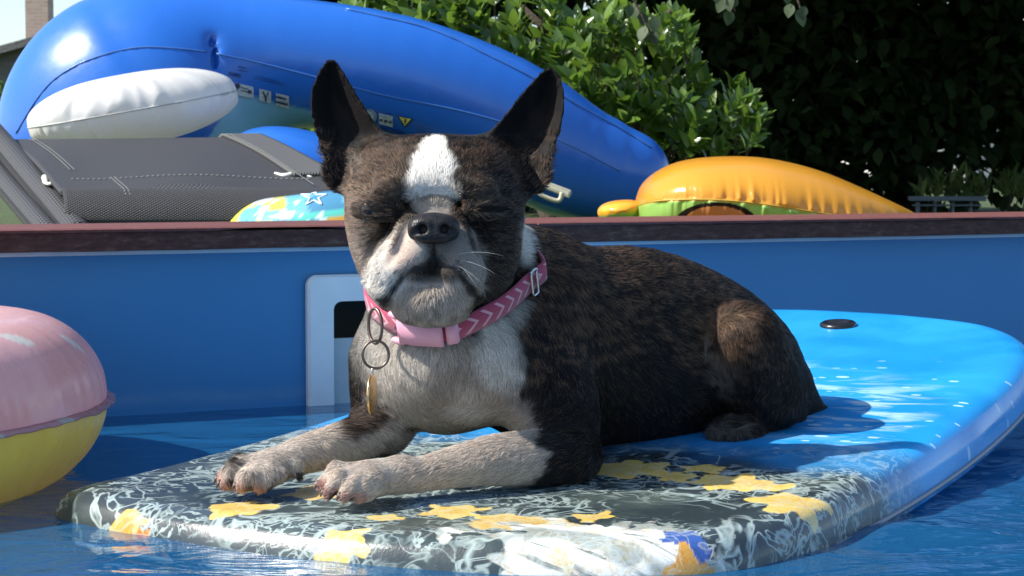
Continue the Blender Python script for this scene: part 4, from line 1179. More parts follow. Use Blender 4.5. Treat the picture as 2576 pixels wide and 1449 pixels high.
pk = m.ramp(m.noise(c, 30.0, 3), [(0.3, (0.30, 0.028, 0.075)), (0.7, (0.43, 0.05, 0.115))])
m.set(col=m.mix(stripe, pk, (0.62, 0.34, 0.39)), rough=0.8, sheen=0.3)
m.bump(weave, 0.4, 0.001)
vs, uv = [], []
prof = [(-1, 0.0), (-0.97, 0.0016), (0, 0.0020), (0.97, 0.0016), (1, 0.0), (0.97, -0.0004), (-0.97, -0.0004)]
for k in range(NC):
    for (a, l_) in prof:
        vs.append(collar_pt(k, a * HW, l_)); uv.append((k / NC, (a + 1) / 2))
so = mesh_np('strap', vs, grid_faces(NC, len(prof), wrap_u=True, wrap_v=True), m.m, collar)
ul = so.data.uv_layers.new(name='UVMap'); lis = np.zeros(len(so.data.loops), dtype=np.int32); so.data.loops.foreach_get('vertex_index', lis)
uva = np.array(uv)[lis].reshape(-1, 4, 2); w_ = (uva[..., 0].max(1) - uva[..., 0].min(1)) > 0.5
uva[w_] = np.where(uva[w_][..., :1] < 0.5, uva[w_] + np.array([1.0, 0]), uva[w_]); ul.data.foreach_set('uv', uva.astype(np.float32).ravel())
def collar_k(u, v):
    """station on the strap that shows nearest to (u, v)"""
    best = (1e9, 0)
    for k in range(NC * 4):
        p = collar_pt(k / 4, 0)
        if np.dot(p - cc0, np.array([0, -1.0, 0])) < -0.02: continue
        q = p - np.array([0, 0, CAM_Z]); d_ = q @ _fw
        uu = CX + FPX * q[0] / d_; vv = CY - FPX * (q @ _up) / d_
        e = (uu - u) ** 2 + (vv - v) ** 2
        if e < best[0]: best = (e, k / 4)
    return best[1]
def collar_slab(name, k0, k1, w0, w1, lo, hi, mat, n=14, waist=None, bev=0.0012):
    """block bent along the strap from station k0 to k1, with a given outline"""
    rows = []
    for i in range(n + 1):
        t = i / n; k = k0 + (k1 - k0) * t
        ww = (w0 + (w1 - w0) * t) * (1.0 if waist is None else waist(t))
        hh = hi * (0.72 if i in (0, n) else 1.0)
        rows.append([collar_pt(k, -ww, lo), collar_pt(k, -ww, hh * .7), collar_pt(k, -ww * .9, hh), collar_pt(k, 0, hh * 1.12), collar_pt(k, ww * .9, hh), collar_pt(k, ww, hh * .7), collar_pt(k, ww, lo)])
    v_ = np.array(rows).reshape(-1, 3); f_ = [list(map(int, q)) for q in grid_faces(n + 1, 7, wrap_v=True)] + [list(range(7)), [n * 7 + j for j in range(6, -1, -1)]]
    return mesh_np(name, v_, f_, mat, collar)
M_BUCK = simple('pale_pink_buckle_plastic', (0.72, 0.36, 0.47), 0.38, 0.04, 60, sss=0.0)
kb0, kb1 = collar_k(992, 822), collar_k(1158, 848)
if kb1 < kb0: kb0 -= NC
buck = collar_slab('buckle', kb0 + (kb1 - kb0) * .12, kb0 + (kb1 - kb0) * .80, HW * 1.15, HW * 1.15, 0.0012, 0.0075, M_BUCK, 16, waist=lambda t: 1.0 + 0.18 * abs(2 * t - 1) ** 3)
for sgn in (-1, 1):
    rows = [collar_pt(kb0 + (kb1 - kb0) * t, sgn * HW * (1.28 - 0.1 * t), 0.004) for t in np.linspace(-0.02, 0.2, 6)]
    tube('buckle_prong', rows, [0.0020, 0.0028, 0.0030, 0.0030, 0.0026, 0.002], M_BUCK, collar, seg=8)
collar_slab('buckle_end', kb0 + (kb1 - kb0) * .84, kb1 + (kb1 - kb0) * .02, HW * 1.18, HW * 1.10, 0.0012, 0.0062, M_BUCK, 6)
# slider of bent wire near the shoulder
M_STEEL = simple('bright_steel_wire', (0.62, 0.62, 0.62), 0.25, 0.06, 80, metal=1.0)
ks = collar_k(1310, 684)
kw = (kb1 - kb0) * 0.075
loop = []
for (dk, a) in ((-kw, -1.2), (-kw, 0), (-kw, 1.2), (0, 1.25), (kw, 1.2), (kw, 0), (kw, -1.2), (0, -1.25)):
    loop.append(collar_pt(ks + dk, a * HW, 0.0042))
lp_ = np.array(loop); lp_ = np.vstack([np.linspace(lp_[i], lp_[(i + 1) % 8], 4, endpoint=False) for i in range(8)])
tube('slider', lp_, 0.0011, M_STEEL, collar, seg=8, closed=True)
# D-ring, split ring and tag hanging at the throat
M_BRONZE = simple('dull_bronze_ring', (0.16, 0.13, 0.11), 0.38, 0.15, 120, metal=1.0)
M_GOLD = simple('brass_tag', (0.80, 0.52, 0.24), 0.28, 0.08, 90, metal=1.0)
def circ(cu, cv, Y, ru, rv, yaw, n=40):
    """ring about a point, wide ru, high rv, turned by yaw away from the camera"""
    p = at(cu, cv, Y); out = []
    for k in range(n):
        t = 2 * math.pi * k / n
        x, z = PX(ru, Y) * math.cos(t), PX(rv, Y) * math.sin(t)
        out.append(p + np.array([x * math.cos(yaw), x * math.sin(yaw), z]))
    return np.array(out)
YR = 1.462
tube('d_ring', circ(944, 820, YR + .008, 30, 44, -0.9), 0.0013, M_BRONZE, collar, seg=8, closed=True)
rg = circ(945, 892, YR, 33, 35, 0.15)
tube('split_ring', rg, 0.0011, M_BRONZE, collar, seg=8, closed=True)
tube('tag_eyelet', circ(937, 936, YR - .001, 5, 10, 1.3, 16), 0.0006, M_STEEL, collar, seg=6, closed=True)
# tag: thin disc seen nearly edge on
tp = at(936, 993, YR - 0.001); rt_ = PX(54, YR); yaw = 1.42
ax = np.array([math.cos(yaw), math.sin(yaw), 0]); nn_ = np.array([-math.sin(yaw), math.cos(yaw), 0])
vs, nseg = [], 40
for (rr_, o_) in ((0.0, 0.0011), (0.9, 0.0011), (1.0, 0.0006), (1.0, -0.0006), (0.9, -0.0011), (0.0, -0.0011)):
    for k in range(nseg):
        t = 2 * math.pi * k / nseg
        vs.append(tp + ax * rt_ * rr_ * math.cos(t) * 0.95 + np.array([0, 0, rt_ * rr_ * math.sin(t)]) + nn_ * o_)
mesh_np('name_tag', vs, grid_faces(6, nseg, wrap_v=True), M_GOLD, collar)
# ================================================================== swim toys and the lounger pad
def vinyl(name, col, rough=0.22, var=0.05, wr=0.15):
    m = NT(name); c = m.coord('Object')
    f = m.noise(c, 9.0, 3); g = m.noise(c, 45.0, 4)
    m.set(col=m.ramp(f, [(0.3, tuple(x * (1 - var) for x in col)), (0.7, tuple(min(1, x * (1 + var)) for x in col))]), rough=m.math('ADD', m.math('MULTIPLY', g, 0.16), rough - 0.08), spec=0.5, coat=0.15, coat_rough=0.12)
    m.bump(m.math('ADD', g, m.math('MULTIPLY', f, 2.0)), wr, 0.004)
    return m.m
def vinyl_print(name, rough=0.22, wr=0.15, thin=0.0):
    m = NT(name); c = m.coord('Object'); ca = m.n('VertexColor', layer_name='Col')
    g = m.noise(c, 45.0, 4)
    m.set(col=ca.outputs[0], rough=m.math('ADD', m.math('MULTIPLY', g, 0.16), rough - 0.08), spec=0.5, coat=0.15, coat_rough=0.12)
    m.bump(g, wr, 0.004)
    if thin:                       # thin skin: sunlight glows through
        tl = m.n('BsdfTranslucent'); m.l(ca.outputs[0], tl.inputs[0]); mx = m.n('MixShader'); mx.inputs[0].default_value = thin
        m.l(m.b.outputs[0], mx.inputs[1]); m.l(tl.outputs[0], mx.inputs[2]); m.l(mx.outputs[0], m.out.inputs[0])
    return m.m
# ---- doughnut ring on the left
DC_ = np.array([-0.700, 1.66, 0.062]); DR, Dr = 0.256, 0.082
nA, nB = 520, 120
ta = np.arange(nA) * 2 * math.pi / nA; tb = np.arange(nB) * 2 * math.pi / nB
TA, TB = np.meshgrid(ta, tb, indexing='ij')
flatten = 0.96
# puckers that run in from the outer seam
pk_ = np.exp(-(np.minimum(TB, 2 * math.pi - TB)) / 0.35)
puck = (fnoise(np.stack([TA * 26, TB * 0 + 1.5, TB * 0], -1), 2) - 0.5) * 0.010 * pk_ * np.minimum(1, np.abs(np.sin(TB)) * 4)
rr_ = Dr + puck
Xd = (DR + rr_ * np.cos(TB)) * np.cos(TA); Yd = (DR + rr_ * np.cos(TB)) * np.sin(TA); Zd = rr_ * np.sin(TB) * flatten
col_top, col_bot, spr = np.array((0.84, 0.50, 0.51)), np.array((0.84, 0.82, 0.16)), np.array((0.80, 0.80, 0.76))
top = TB < math.pi
def ring_split(sel_lo, sel_hi):
    j = np.where((tb >= sel_lo - 1e-6) & (tb <= sel_hi + 1e-6))[0]
    return j
donut = empty('doughnut_swim_ring', V(DC_ - np.array([0, 0, 0.086])))
tag(donut, 'inflated doughnut swim ring with pink icing and yellow base, cut by the left edge', 'swim ring')
M_PRN = vinyl_print('printed_doughnut_vinyl', 0.26, 0.10, 0.28)
# sprinkles: (angle round the ring, angle round the tube, direction)
SPR = []
rs_ = np.random.default_rng(5)
def spr_at(u, v):
    """place on the ring surface along a sight line"""
    o_ = np.array([0, 0, CAM_Z]); d = at(u, v, 1.0) - o_
    for s_ in np.linspace(1.2, 2.0, 1600):
        p = o_ + d * s_ - DC_; q = math.hypot(p[0], p[1]) - DR
        if q * q + (p[2] / flatten) ** 2 < Dr * Dr: return math.atan2(p[1], p[0]) % (2 * math.pi), math.atan2(p[2], q) % (2 * math.pi)
    return 0, 0
for (u, v, dr, L) in ((40, 868, -0.6, 0.017), (178, 876, -0.85, 0.015)):
    SPR.append((*spr_at(u, v), dr, L))
for k in range(34):
    SPR.append((rs_.uniform(-0.5, 5.6) % 6.283 if k else 3.0, rs_.uniform(0.1, 2.9), rs_.uniform(0, 3.1), rs_.uniform(0.014, 0.018)))
col = np.where(top[..., None], col_top, col_bot)
for (a_, b_, dr, L) in SPR[:2] + [s_ for s_ in SPR[2:] if 0.4 < s_[0] < 5.3]:
    da = ((TA - a_ + math.pi) % (2 * math.pi) - math.pi) * (DR + Dr * np.cos(TB)); db = (TB - b_) * Dr
    x = da * math.cos(dr) + db * math.sin(dr); y = -da * math.sin(dr) + db * math.cos(dr)
    inside = (x / (L * 1.15)) ** 2 + (y / (L * 0.45)) ** 2 < 1
    col = np.where((inside & top)[..., None], spr, col)
P = np.stack([Xd, Yd, Zd], -1) + DC_
tilt_ = (P[..., 0] - DC_[0]) * 0.02; P[..., 2] += tilt_
jt = np.where(tb <= math.pi + 1e-6)[0]
for nm, js in (('icing_skin', list(range(0, nB // 2 + 1))), ('dough_skin', list(range(nB // 2, nB)) + [0])):
    V_ = P[:, js].reshape(-1, 3); C_ = (np.broadcast_to(col_bot, P[:, js].shape) if nm == 'dough_skin' else np.where(np.isin(js, [nB // 2])[None, :, None], col_top, col[:, js])).reshape(-1, 3)
    mesh_np(nm, V_, grid_faces(nA, len(js), wrap_u=True), M_PRN, donut, colors=C_)
# welded seam flange on the outside
fl, fc = [], []
wv = fnoise(np.stack([ta * 30, ta * 0, ta * 0], -1), 2)
for k in range(nA):
    w_ = 0.0075 + 0.003 * (wv[k] - 0.5)
    zz_ = 0.003 * (fnoise(np.array([[ta[k] * 22, 3.0, 0]]), 2)[0] - 0.5)
    for (r_, z_) in ((-0.003, 0.0012), (w_, 0.0010 + zz_ - .003), (w_, -0.0006 + zz_ - .003), (-0.003, -0.0012)):
        fl.append(DC_ + np.array([(DR + Dr + r_) * math.cos(ta[k]), (DR + Dr + r_) * math.sin(ta[k]), z_ + (DR + Dr) * math.cos(ta[k]) * 0.02]))
        sp_on = abs(ta[k] - 6.02) < 0.03 or abs(ta[k] - 5.75) < 0.02
        fc.append((0.62, 0.62, 0.56) if sp_on else (0.62, 0.33, 0.34))
mesh_np('seam_flange', fl, grid_faces(nA, 4, wrap_u=True, wrap_v=True), M_PRN, donut, colors=np.array(fc))

# ---- the big blue whale float behind the pool, grown like the dog from rounded masses
WY = 3.62
sub_grid(np.array([-1.15, 3.25, 0.05]), np.array([0.62, 4.10, 0.80]), 0.0085)
FLD[:] = 0.2
def _join(sl_, d, k, mode):
    d = np.minimum(d, 0.2)
    if mode == 'add': FLD[sl_] = _smin(FLD[sl_], d.astype(np.float32), k)
    else: FLD[sl_] = -_smin(-FLD[sl_], d.astype(np.float32), k)
E(335, 338, WY, 335, 338, 0.20, 0.08)
chain([(390, 245, WY, 240), (520, 160, WY, 178), (700, 152, WY, 160), (1000, 198, WY + .02, 158), (1250, 292, WY + .05, 158), (1420, 395, WY + .08, 150), (1560, 440, WY + .10, 105)], 0.10)
C(1560, 440, WY + .1, 105, 1585, 440, WY + .1, 90, 0.05)
C(532, 105, WY - 0.125, 9, 538, 175, WY - 0.135, 9, 0.02, 'sub')       # pinched joint
FLD[0], FLD[-1], FLD[:, 0], FLD[:, -1], FLD[:, :, 0], FLD[:, :, -1] = (0.2,) * 6
wv_, wf_ = surface_nets(FLD, LO, H); wv_ = relax(wv_, wf_, 3, 0.5)
W_FLD, W_LO, W_H = FLD.copy(), LO.copy(), H
def field_hit(F_, lo, h_, u, v, y0, y1, off=0.0):
    """first point of a grown surface along a sight line"""
    ys = np.linspace(y0, y1, 700); d = at(u, v, 1.0) - np.array([0, 0, CAM_Z])
    p = np.array([0, 0, CAM_Z]) + d * ys[:, None]
    q = (p - lo) / h_; i = np.clip(np.floor(q).astype(int), 0, np.array(F_.shape) - 2); f = np.clip(q - i, 0, 1)
    r = 0
    for a in (0, 1):
        for b in (0, 1):
            for c_ in (0, 1):
                w_ = (f[:, 0] if a else 1 - f[:, 0]) * (f[:, 1] if b else 1 - f[:, 1]) * (f[:, 2] if c_ else 1 - f[:, 2])
                r = r + w_ * F_[i[:, 0] + a, i[:, 1] + b, i[:, 2] + c_]
    k = np.where(r < off)[0]
    return p[k[0]] if len(k) else None
axis_u = np.array([-100, 270, 520, 700, 1000, 1250, 1420, 1600]); axis_v = np.array([420, 330, 205, 232, 282, 380, 480, 500])
ax_pts = np.array([at(u, v, WY) for u, v in zip(axis_u, axis_v)])
belly_z = np.interp(wv_[:, 0], ax_pts[:, 0], ax_pts[:, 2]) + 0.0
bu = np.array([-100, 300, 520, 620, 800, 1000, 1100, 1250, 1340, 1500, 1700]); bv = np.array([560, 560, 420, 240, 283, 345, 378, 440, 505, 560, 600])
bp_ = np.array([at(u, v, WY) for u, v in zip(bu, bv)])
bz = np.interp(wv_[:, 0], bp_[:, 0], bp_[:, 2])
isb = sstep(bz + 0.002, bz - 0.002, wv_[:, 2])
wc = np.array((0.017, 0.130, 0.52)) * (1 - isb)[:, None] + np.array((0.18, 0.42, 0.60)) * isb[:, None]
whale = empty('whale_float', V(np.array([-0.3, WY, GROUND_Z])))
tag(whale, 'huge glossy blue inflatable whale with white fin lying behind the pool', 'pool float')
mesh_np('body', wv_, wf_, vinyl_print('blue_whale_vinyl', 0.30, 0.06), whale, colors=wc)
def on_whale(u, v, off=0.0015):
    return field_hit(W_FLD, W_LO, W_H, u, v, 3.2, 4.1, off)
M_SEAM = vinyl('whale_seam_vinyl', (0.05, 0.16, 0.45), 0.3)
def seam(pts, r=0.0016, n=60, mat=M_SEAM, name='seam'):
    sp = spline(np.array([(u, v, 0) for u, v in pts], float), n); out = []
    for u, v, _ in sp:
        p = on_whale(u, v, 0.0008)
        if p is not None: out.append(p)
    if len(out) > 3: tube(name, out, r, mat, whale, seg=6)
seam([(40, 335), (85, 260), (130, 205), (190, 165), (250, 141), (310, 125), (370, 118), (450, 122), (520, 130)])
seam([(545, 135), (640, 155), (780, 190), (960, 238), (1120, 270), (1240, 300), (1400, 350), (1560, 430)])
seam([(870, 22), (960, 42), (1060, 66), (1150, 100), (1230, 140), (1330, 190), (1450, 262), (1560, 322), (1640, 372)], 0.0022)
# printed warning labels on the lower side
def flat_mat(name, col, rough=0.4): return simple(name, col, rough, 0.06, 60)
M_LW, M_LK, M_LY, M_LG, M_LB = flat_mat('label_white', (0.42, 0.47, 0.50)), flat_mat('label_ink', (0.012, 0.022, 0.06)), flat_mat('label_yellow', (0.60, 0.52, 0.10)), flat_mat('label_grey', (0.22, 0.30, 0.40)), flat_mat('label_navy', (0.008, 0.045, 0.22))
def decal(name, poly, mat, parent, off, sub=5):
    """thin printed shape lying on the whale: outline in frame pixels, filled as a fan of rings"""
    poly = np.array(poly, float); c_ = poly.mean(0)
    edge = np.vstack([np.linspace(poly[i], poly[(i + 1) % len(poly)], sub, endpoint=False) for i in range(len(poly))])
    vs = []
    for k in (1.0, 0.66, 0.33):
        for e in c_ + (edge - c_) * k:
            p = on_whale(e[0], e[1], off)
            vs.append(p if p is not None else at(e[0], e[1], WY - .15))
    p = on_whale(c_[0], c_[1], off); vs.append(p if p is not None else at(c_[0], c_[1], WY - .15))
    n = len(edge); fs = [list(map(int, q)) for q in grid_faces(3, n, wrap_v=True)]
    fs += [[2 * n + k, 2 * n + (k + 1) % n, 3 * n] for k in range(n)]
    return mesh_np(name, vs, fs, mat, parent, smooth=False)
SL_ = 0.235                              # the print runs downhill to the right
def rect(u0, v0, w_, h_): return [(u0, v0), (u0 + w_, v0 + w_ * SL_), (u0 + w_, v0 + w_ * SL_ + h_), (u0, v0 + h_)]
def bars(parent, u0, v0, w_, n, dv, h_, mat=None, name='print_line'):
    for k in range(n): decal(name, rect(u0, v0 + k * dv, w_ * (0.8 + 0.2 * ((k * 7) % 3) / 2), h_), mat or M_LK, parent, 0.0042, 3)
L1 = decal('label_panel', rect(592, 208, 46, 30), M_LW, whale, 0.003); bars(L1, 606, 219, 22, 2, 7, 2)
decal('print_mark', rect(624, 226, 9, 8), M_LK, L1, 0.0042, 3)
decal('print_mark', [(592, 210), (600, 209), (606, 216), (598, 226), (592, 222)], M_LK, L1, 0.0042, 3)
L2 = decal('label_panel', rect(652, 223, 30, 31), M_LW, whale, 0.003)
for pl in ([(660, 229), (664, 230), (669, 245), (666, 246)], [(674, 232), (677, 233), (671, 246), (668, 245)], rect(666, 243, 5, 12)): decal('print_mark', pl, M_LK, L2, 0.0042, 3)
L3 = decal('label_panel', rect(694, 234, 33, 32), M_LW, whale, 0.003); bars(L3, 694, 241, 33, 2, 13, 5)
decal('print_line', rect(700, 252, 22, 2), M_LG, L3, 0.0042, 3)
bars(whale, 600, 166, 26, 2, 8, 2.5, M_LB, 'small_print'); bars(whale, 577, 180, 36, 1, 8, 8, M_LB, 'small_print'); bars(whale, 640, 190, 90, 2, 6, 1.5, M_LB, 'small_print')
th_ = np.arange(20) * 2 * math.pi / 20
L4 = decal('label_disc', [(930 + 18 * math.cos(t), 293 + 19 * math.sin(t)) for t in th_], M_LG, whale, 0.003, 2)
decal('print_mark', [(929 + 12 * math.cos(t), 293 + 13 * math.sin(t)) for t in th_], M_LW, L4, 0.0042, 2)
L5 = decal('label_panel', rect(953, 284, 35, 28), M_LW, whale, 0.003); decal('print_line', rect(963, 293, 15, 2), M_LG, L5, 0.0042, 3)
decal('print_mark', [(970 + 4 * math.cos(t), 305 + 4 * math.sin(t)) for t in th_], M_LK, L5, 0.0042, 2)
for s_ in (-1, 1): decal('print_arrow', [(970 + s_ * 6, 305 + s_ * 1.5), (970 + s_ * 13, 301 + s_ * 3), (970 + s_ * 16, 305 + s_ * 3.5), (970 + s_ * 13, 309 + s_ * 3)], M_LK, L5, 0.0042, 3)
L6 = decal('warning_triangle', [(999, 290), (1040, 299), (1018, 322)], M_LK, whale, 0.003)
decal('triangle_fill', [(1004, 293.5), (1034, 300), (1018, 317)], M_LY, L6, 0.0042)
decal('exclamation_mark', [(1018, 299), (1021.5, 300), (1020, 312), (1018, 312)], M_LK, L6, 0.0054, 3)
bars(whale, 1048, 308, 38, 5, 6.5, 1.6, M_LB, 'small_print'); bars(whale, 955, 318, 78, 1, 6, 7, M_LB, 'small_print')
bars(whale, 946, 277, 98, 1, 5, 1.4, M_LB, 'small_print')

# pillow: an inflated shape with a welded seam round its middle and puckers running in from it
def pillow(name, centre, ax_a, ax_b, up, ra, rb, hu, hd, outline, colorf, mat, parent, pucker=0.006, freq=40, n=260, m_=26, seed=0, shear=0.0):
    """outline(t) -> radius factor; hu/hd heights above and below the seam"""
    t = np.arange(n) * 2 * math.pi / n
    of = np.array([outline(x) for x in t])
    vs = []
    rings_ = np.concatenate([np.linspace(-1, 1, 2 * m_ + 1)])
    pn = fnoise(np.stack([t * freq / 6.283, t * 0 + seed, t * 0], -1), 2) - 0.5
    pn2 = fnoise(np.stack([t * freq * 1.3 / 6.283, t * 0 + seed + 9, t * 0], -1), 2) - 0.5
    for q in rings_:
        ph = q * math.pi / 2
        cr, sr = math.cos(ph) ** 0.8, math.sin(ph)
        hgt = hu if q > 0 else hd
        pk = pucker * np.exp(-abs(q) / 0.22) * (min(1, abs(q) * 12)) * (pn if q > 0 else pn2) * 2
        zz = sr * hgt + pk * np.sign(q)
        rad = cr
        vs.append(centre + ax_a * (ra * rad * of * np.cos(t) + shear * abs(sr) ** 1.3)[:, None] + ax_b * (rb * rad * of * np.sin(t))[:, None] + up * np.broadcast_to(zz, t.shape)[:, None])
    vs = np.array(vs)
    cols = np.array([colorf(q, t, vs[i]) for i, q in enumerate(rings_)]).reshape(-1, 3)
    return mesh_np(name, vs.reshape(-1, 3), grid_faces(len(rings_), n, wrap_v=True), mat, parent, colors=cols), vs[m_]
M_WPRN = vinyl_print('white_fin_vinyl', 0.38, 0.10, 0.3)
fa = at(600, 236, 3.22) - at(46, 336, 3.10); fl_len = np.linalg.norm(fa); fa /= fl_len
fup = np.array([0, -0.03, 1.0]); fup -= fa * np.dot(fup, fa); fup /= np.linalg.norm(fup); fb = np.cross(fup, fa)
fc_ = at(323, 276, 3.24)
_, eq = pillow('side_fin', fc_, fa, fb, fup, fl_len * 0.5, 0.105, 0.060, 0.062, lambda t: 1.0 + 0.05 * math.cos(t) - 0.03 * math.cos(2 * t),
               lambda q, t, p: np.tile(np.array((0.78, 0.77, 0.74)), (len(t), 1)), M_WPRN, whale, 0.022, 60, seed=2)
tube('fin_seam', eq, 0.0012, flat_mat('fin_seam_grey', (0.45, 0.45, 0.43)), whale, seg=6, closed=True)
# tail fluke rising beside the pad: blue above, pale below
tf = empty('_tmp') ; bpy.data.objects.remove(tf)
_, eq = pillow('tail_fluke', at(775, 430, 3.20), np.array([0.93, -0.2, -0.28]), np.array([0.2, 0.97, 0.05]), np.array([0.27, 0.0, 0.96]), PX(190, 3.2), 0.12, PX(95, 3.2), PX(80, 3.2), lambda t: 1.0 + 0.12 * math.cos(t + 2.6),
               lambda q, t, p: np.tile(np.array((0.017, 0.130, 0.52)) if q > -0.12 else np.array((0.18, 0.42, 0.60)), (len(t), 1)), vinyl_print('fluke_vinyl', 0.3, 0.06), whale, 0.003, 20, seed=4)
# moulded rope handle
M_HND = simple('beige_handle_plastic', (0.46, 0.44, 0.30), 0.45, 0.08, 40)
hp = [at(u, v, 3.30) for u, v in ((1352, 462), (1358, 486), (1375, 497), (1400, 505), (1410, 500), (1414, 484))]
tube('handle_loop', spline(hp, 24), PX(6, 3.3), M_HND, whale, seg=8)
bm = bmesh.new()
q = [at(1345, 460, 3.34), at(1352, 452, 3.40), at(1438, 484, 3.40), at(1432, 494, 3.34)]
bm_hexa(bm, [p + np.array([0, 0, -0.004]) for p in q] + [p + np.array([0, 0, 0.004]) for p in q])
bm_obj('handle_plate', bm, M_HND, whale, bevel=0.002)

# ---- orange float
OY = 2.95
orng = empty('orange_float', V(np.array([at(1860, 600, OY)[0], OY, GROUND_Z])))
tag(orng, 'orange inflatable with green lower band and dark arc, half hidden by the coping', 'pool float')
OST = [(1602, 509, 511, 0.02), (1605, 493, 508, 0.045), (1620, 463, 503, 0.085), (1650, 436, 498, 0.12), (1700, 411, 495, 0.145), (1760, 398, 495, 0.16), (1840, 393, 500, 0.165), (1920, 396, 510, 0.165), (2000, 410, 523, 0.155), (2080, 433, 535, 0.14), (2160, 466, 543, 0.115), (2240, 503, 550, 0.08), (2290, 528, 552, 0.04), (2306, 538, 546, 0.01)]
stn = spline(np.array([(a_, b_, c_) for a_, b_, c_, _ in OST], float), 420); dep = spline(np.array([(d, 0, 0) for *_, d in OST], float), 420)[:, 0]
NPH = 320
ph = np.linspace(-math.pi, math.pi, NPH, endpoint=False)
pnA = fnoise(np.stack([stn[:, 0] / 16.0, stn[:, 0] * 0 + 3, stn[:, 0] * 0], -1), 2) - 0.5
pnB = fnoise(np.stack([stn[:, 0] / 13.0, stn[:, 0] * 0 + 8, stn[:, 0] * 0], -1), 2) - 0.5
vs, cs = [], []
eye_c = at(1800, 556, OY - 0.14)
for i in range(len(stn)):
    u, vt, vs_ = stn[i]; d = max(dep[i], 0.004)
    zs = at(u, vs_ + 7, OY - d)[2]; zt_ = max(at(u, vt, OY)[2], zs + 0.002); x = at(u, 500, OY - 0.3 * d)[0]
    for p_ in ph:
        s_, c_ = math.sin(p_), math.cos(p_)          # p_ = 0 faces the pool, positive above the seam
        hh = (zt_ - zs) if s_ >= 0 else 0.070 * min(1, d / 0.1)
        amp = 0.016 * math.exp(-abs(s_) / 0.20) * min(1, abs(s_) * 14) * (pnA[i] if s_ >= 0 else pnB[i]) * min(1, d / 0.08)
        yy = -(d + amp) * np.sign(c_) * abs(c_) ** 0.85
        vs.append((x, OY + yy, zs + s_ * hh))
        if s_ >= -0.02: cs.append((0.86, 0.40, 0.045))
        else:
            q = vs[-1]; e = math.hypot((q[0] - eye_c[0]) / PX(98, OY - .15), (q[2] - eye_c[2]) / PX(48, OY - .15))
            cs.append((0.36, 0.66, 0.16) if (e > 1 or c_ < 0) else ((0.025, 0.018, 0.016) if e > 0.80 else (0.60, 0.26, 0.09)))
mesh_np('float_body', vs, grid_faces(len(stn), NPH, wrap_v=True), vinyl_print('orange_vinyl', 0.20, 0.05, 0.35), orng, colors=np.array(cs))
eq = [(at(u, 500, OY - 0.3 * d)[0], OY - d * 1.003, at(u, v_ + 7, OY - d)[2]) for (u, _, v_), d in zip(stn[::4], dep[::4])]
tube('float_seam', eq, 0.0009, flat_mat('seam_olive', (0.45, 0.36, 0.06)), orng, seg=5)
_, eq = pillow('side_lobe', at(1555, 528, OY), np.array([1, 0, 0.12]), np.array([0, 1, 0]), np.array([-.12, 0, 1.0]), PX(58, OY), 0.05, PX(24, OY), PX(30, OY), lambda t: 1.0 + 0.1 * math.cos(t),
               lambda q, t, p: np.tile(np.array((0.82, 0.36, 0.03)) if q > -0.2 else np.array((0.45, 0.60, 0.12)), (len(t), 1)), vinyl_print('orange_lobe_vinyl', 0.2, 0.05), orng, 0.004, 18, n=90, m_=14, seed=3)

# ---- clear printed ring peeking over the coping
RY = 2.66
rc = at(905, 556, RY); RR, ra_, rz_ = 0.142, 0.060, 0.0475
nA2, nB2 = 260, 60
ta2 = np.arange(nA2) * 2 * math.pi / nA2; tb2 = np.arange(nB2) * 2 * math.pi / nB2
A2, B2 = np.meshgrid(ta2, tb2, indexing='ij')
Pr = np.stack([(RR + ra_ * np.cos(B2)) * np.cos(A2), (RR + ra_ * np.cos(B2)) * np.sin(A2) * 0.8, rz_ * np.sin(B2)], -1)
Pr[..., 2] += Pr[..., 0] * 0.12 - 0.0
Pr = Pr + rc
nz1 = fnoise(Pr * 24 + 4.0, 2); nz2 = fnoise(Pr * 34 + 9.0, 2); nz3 = fnoise(Pr * 60, 2)
cr_ = np.tile(np.array((0.06, 0.22, 0.36)), (nA2, nB2, 1))
cr_ = np.where((nz1 > 0.56)[..., None], np.array((0.13, 0.38, 0.46)), cr_)
uR = CX + FPX * Pr[..., 0] / Pr[..., 1]
cr_ = np.where(((uR < 720) & (nz2 > 0.50))[..., None], np.array((0.55, 0.52, 0.07)), cr_)
cr_ = np.where(((uR < 690) & (nz2 > 0.36) & (nz1 < 0.47))[..., None], np.array((0.55, 0.62, 0.66)), cr_)
low = Pr[..., 2] - Pr[..., 0] * 0.12 + rc[0] * 0.12 - rc[2]
cr_ = np.where(((uR > 800) & (low < 0.012) & (low > -0.004))[..., None], np.array((0.62, 0.33, 0.03)), cr_)
cr_ = np.where(((uR > 740) & (low < 0.020) & (low > 0.012))[..., None], np.array((0.10, 0.50, 0.42)), cr_)
cr_ = np.where((nz3 > 0.69)[..., None], np.array((0.60, 0.72, 0.76)), cr_)
ringo = empty('printed_swim_ring', V(rc - np.array([0, 0, 0.05])))
tag(ringo, 'shiny swim ring printed with yellow, teal and a starfish beside the grey pad', 'swim ring')
mesh_np('ring_skin', Pr.reshape(-1, 3), grid_faces(nA2, nB2, wrap_u=True, wrap_v=True), vinyl_print('printed_ring_vinyl', 0.12, 0.08), ringo, colors=cr_.reshape(-1, 3))
def on_ring(u, v):
    d = at(u, v, 1.0) - np.array([0, 0, CAM_Z])
    for s_ in np.linspace(RY - 0.25, RY + .1, 900):
        p = np.array([0, 0, CAM_Z]) + d * s_ - rc; q = math.hypot(p[0], p[1] / 0.8) - RR
        if (q / ra_) ** 2 + ((p[2] - p[0] * 0.12) / rz_) ** 2 < 1.0: return p + rc - d / np.linalg.norm(d) * 0.001
    return None
star = []
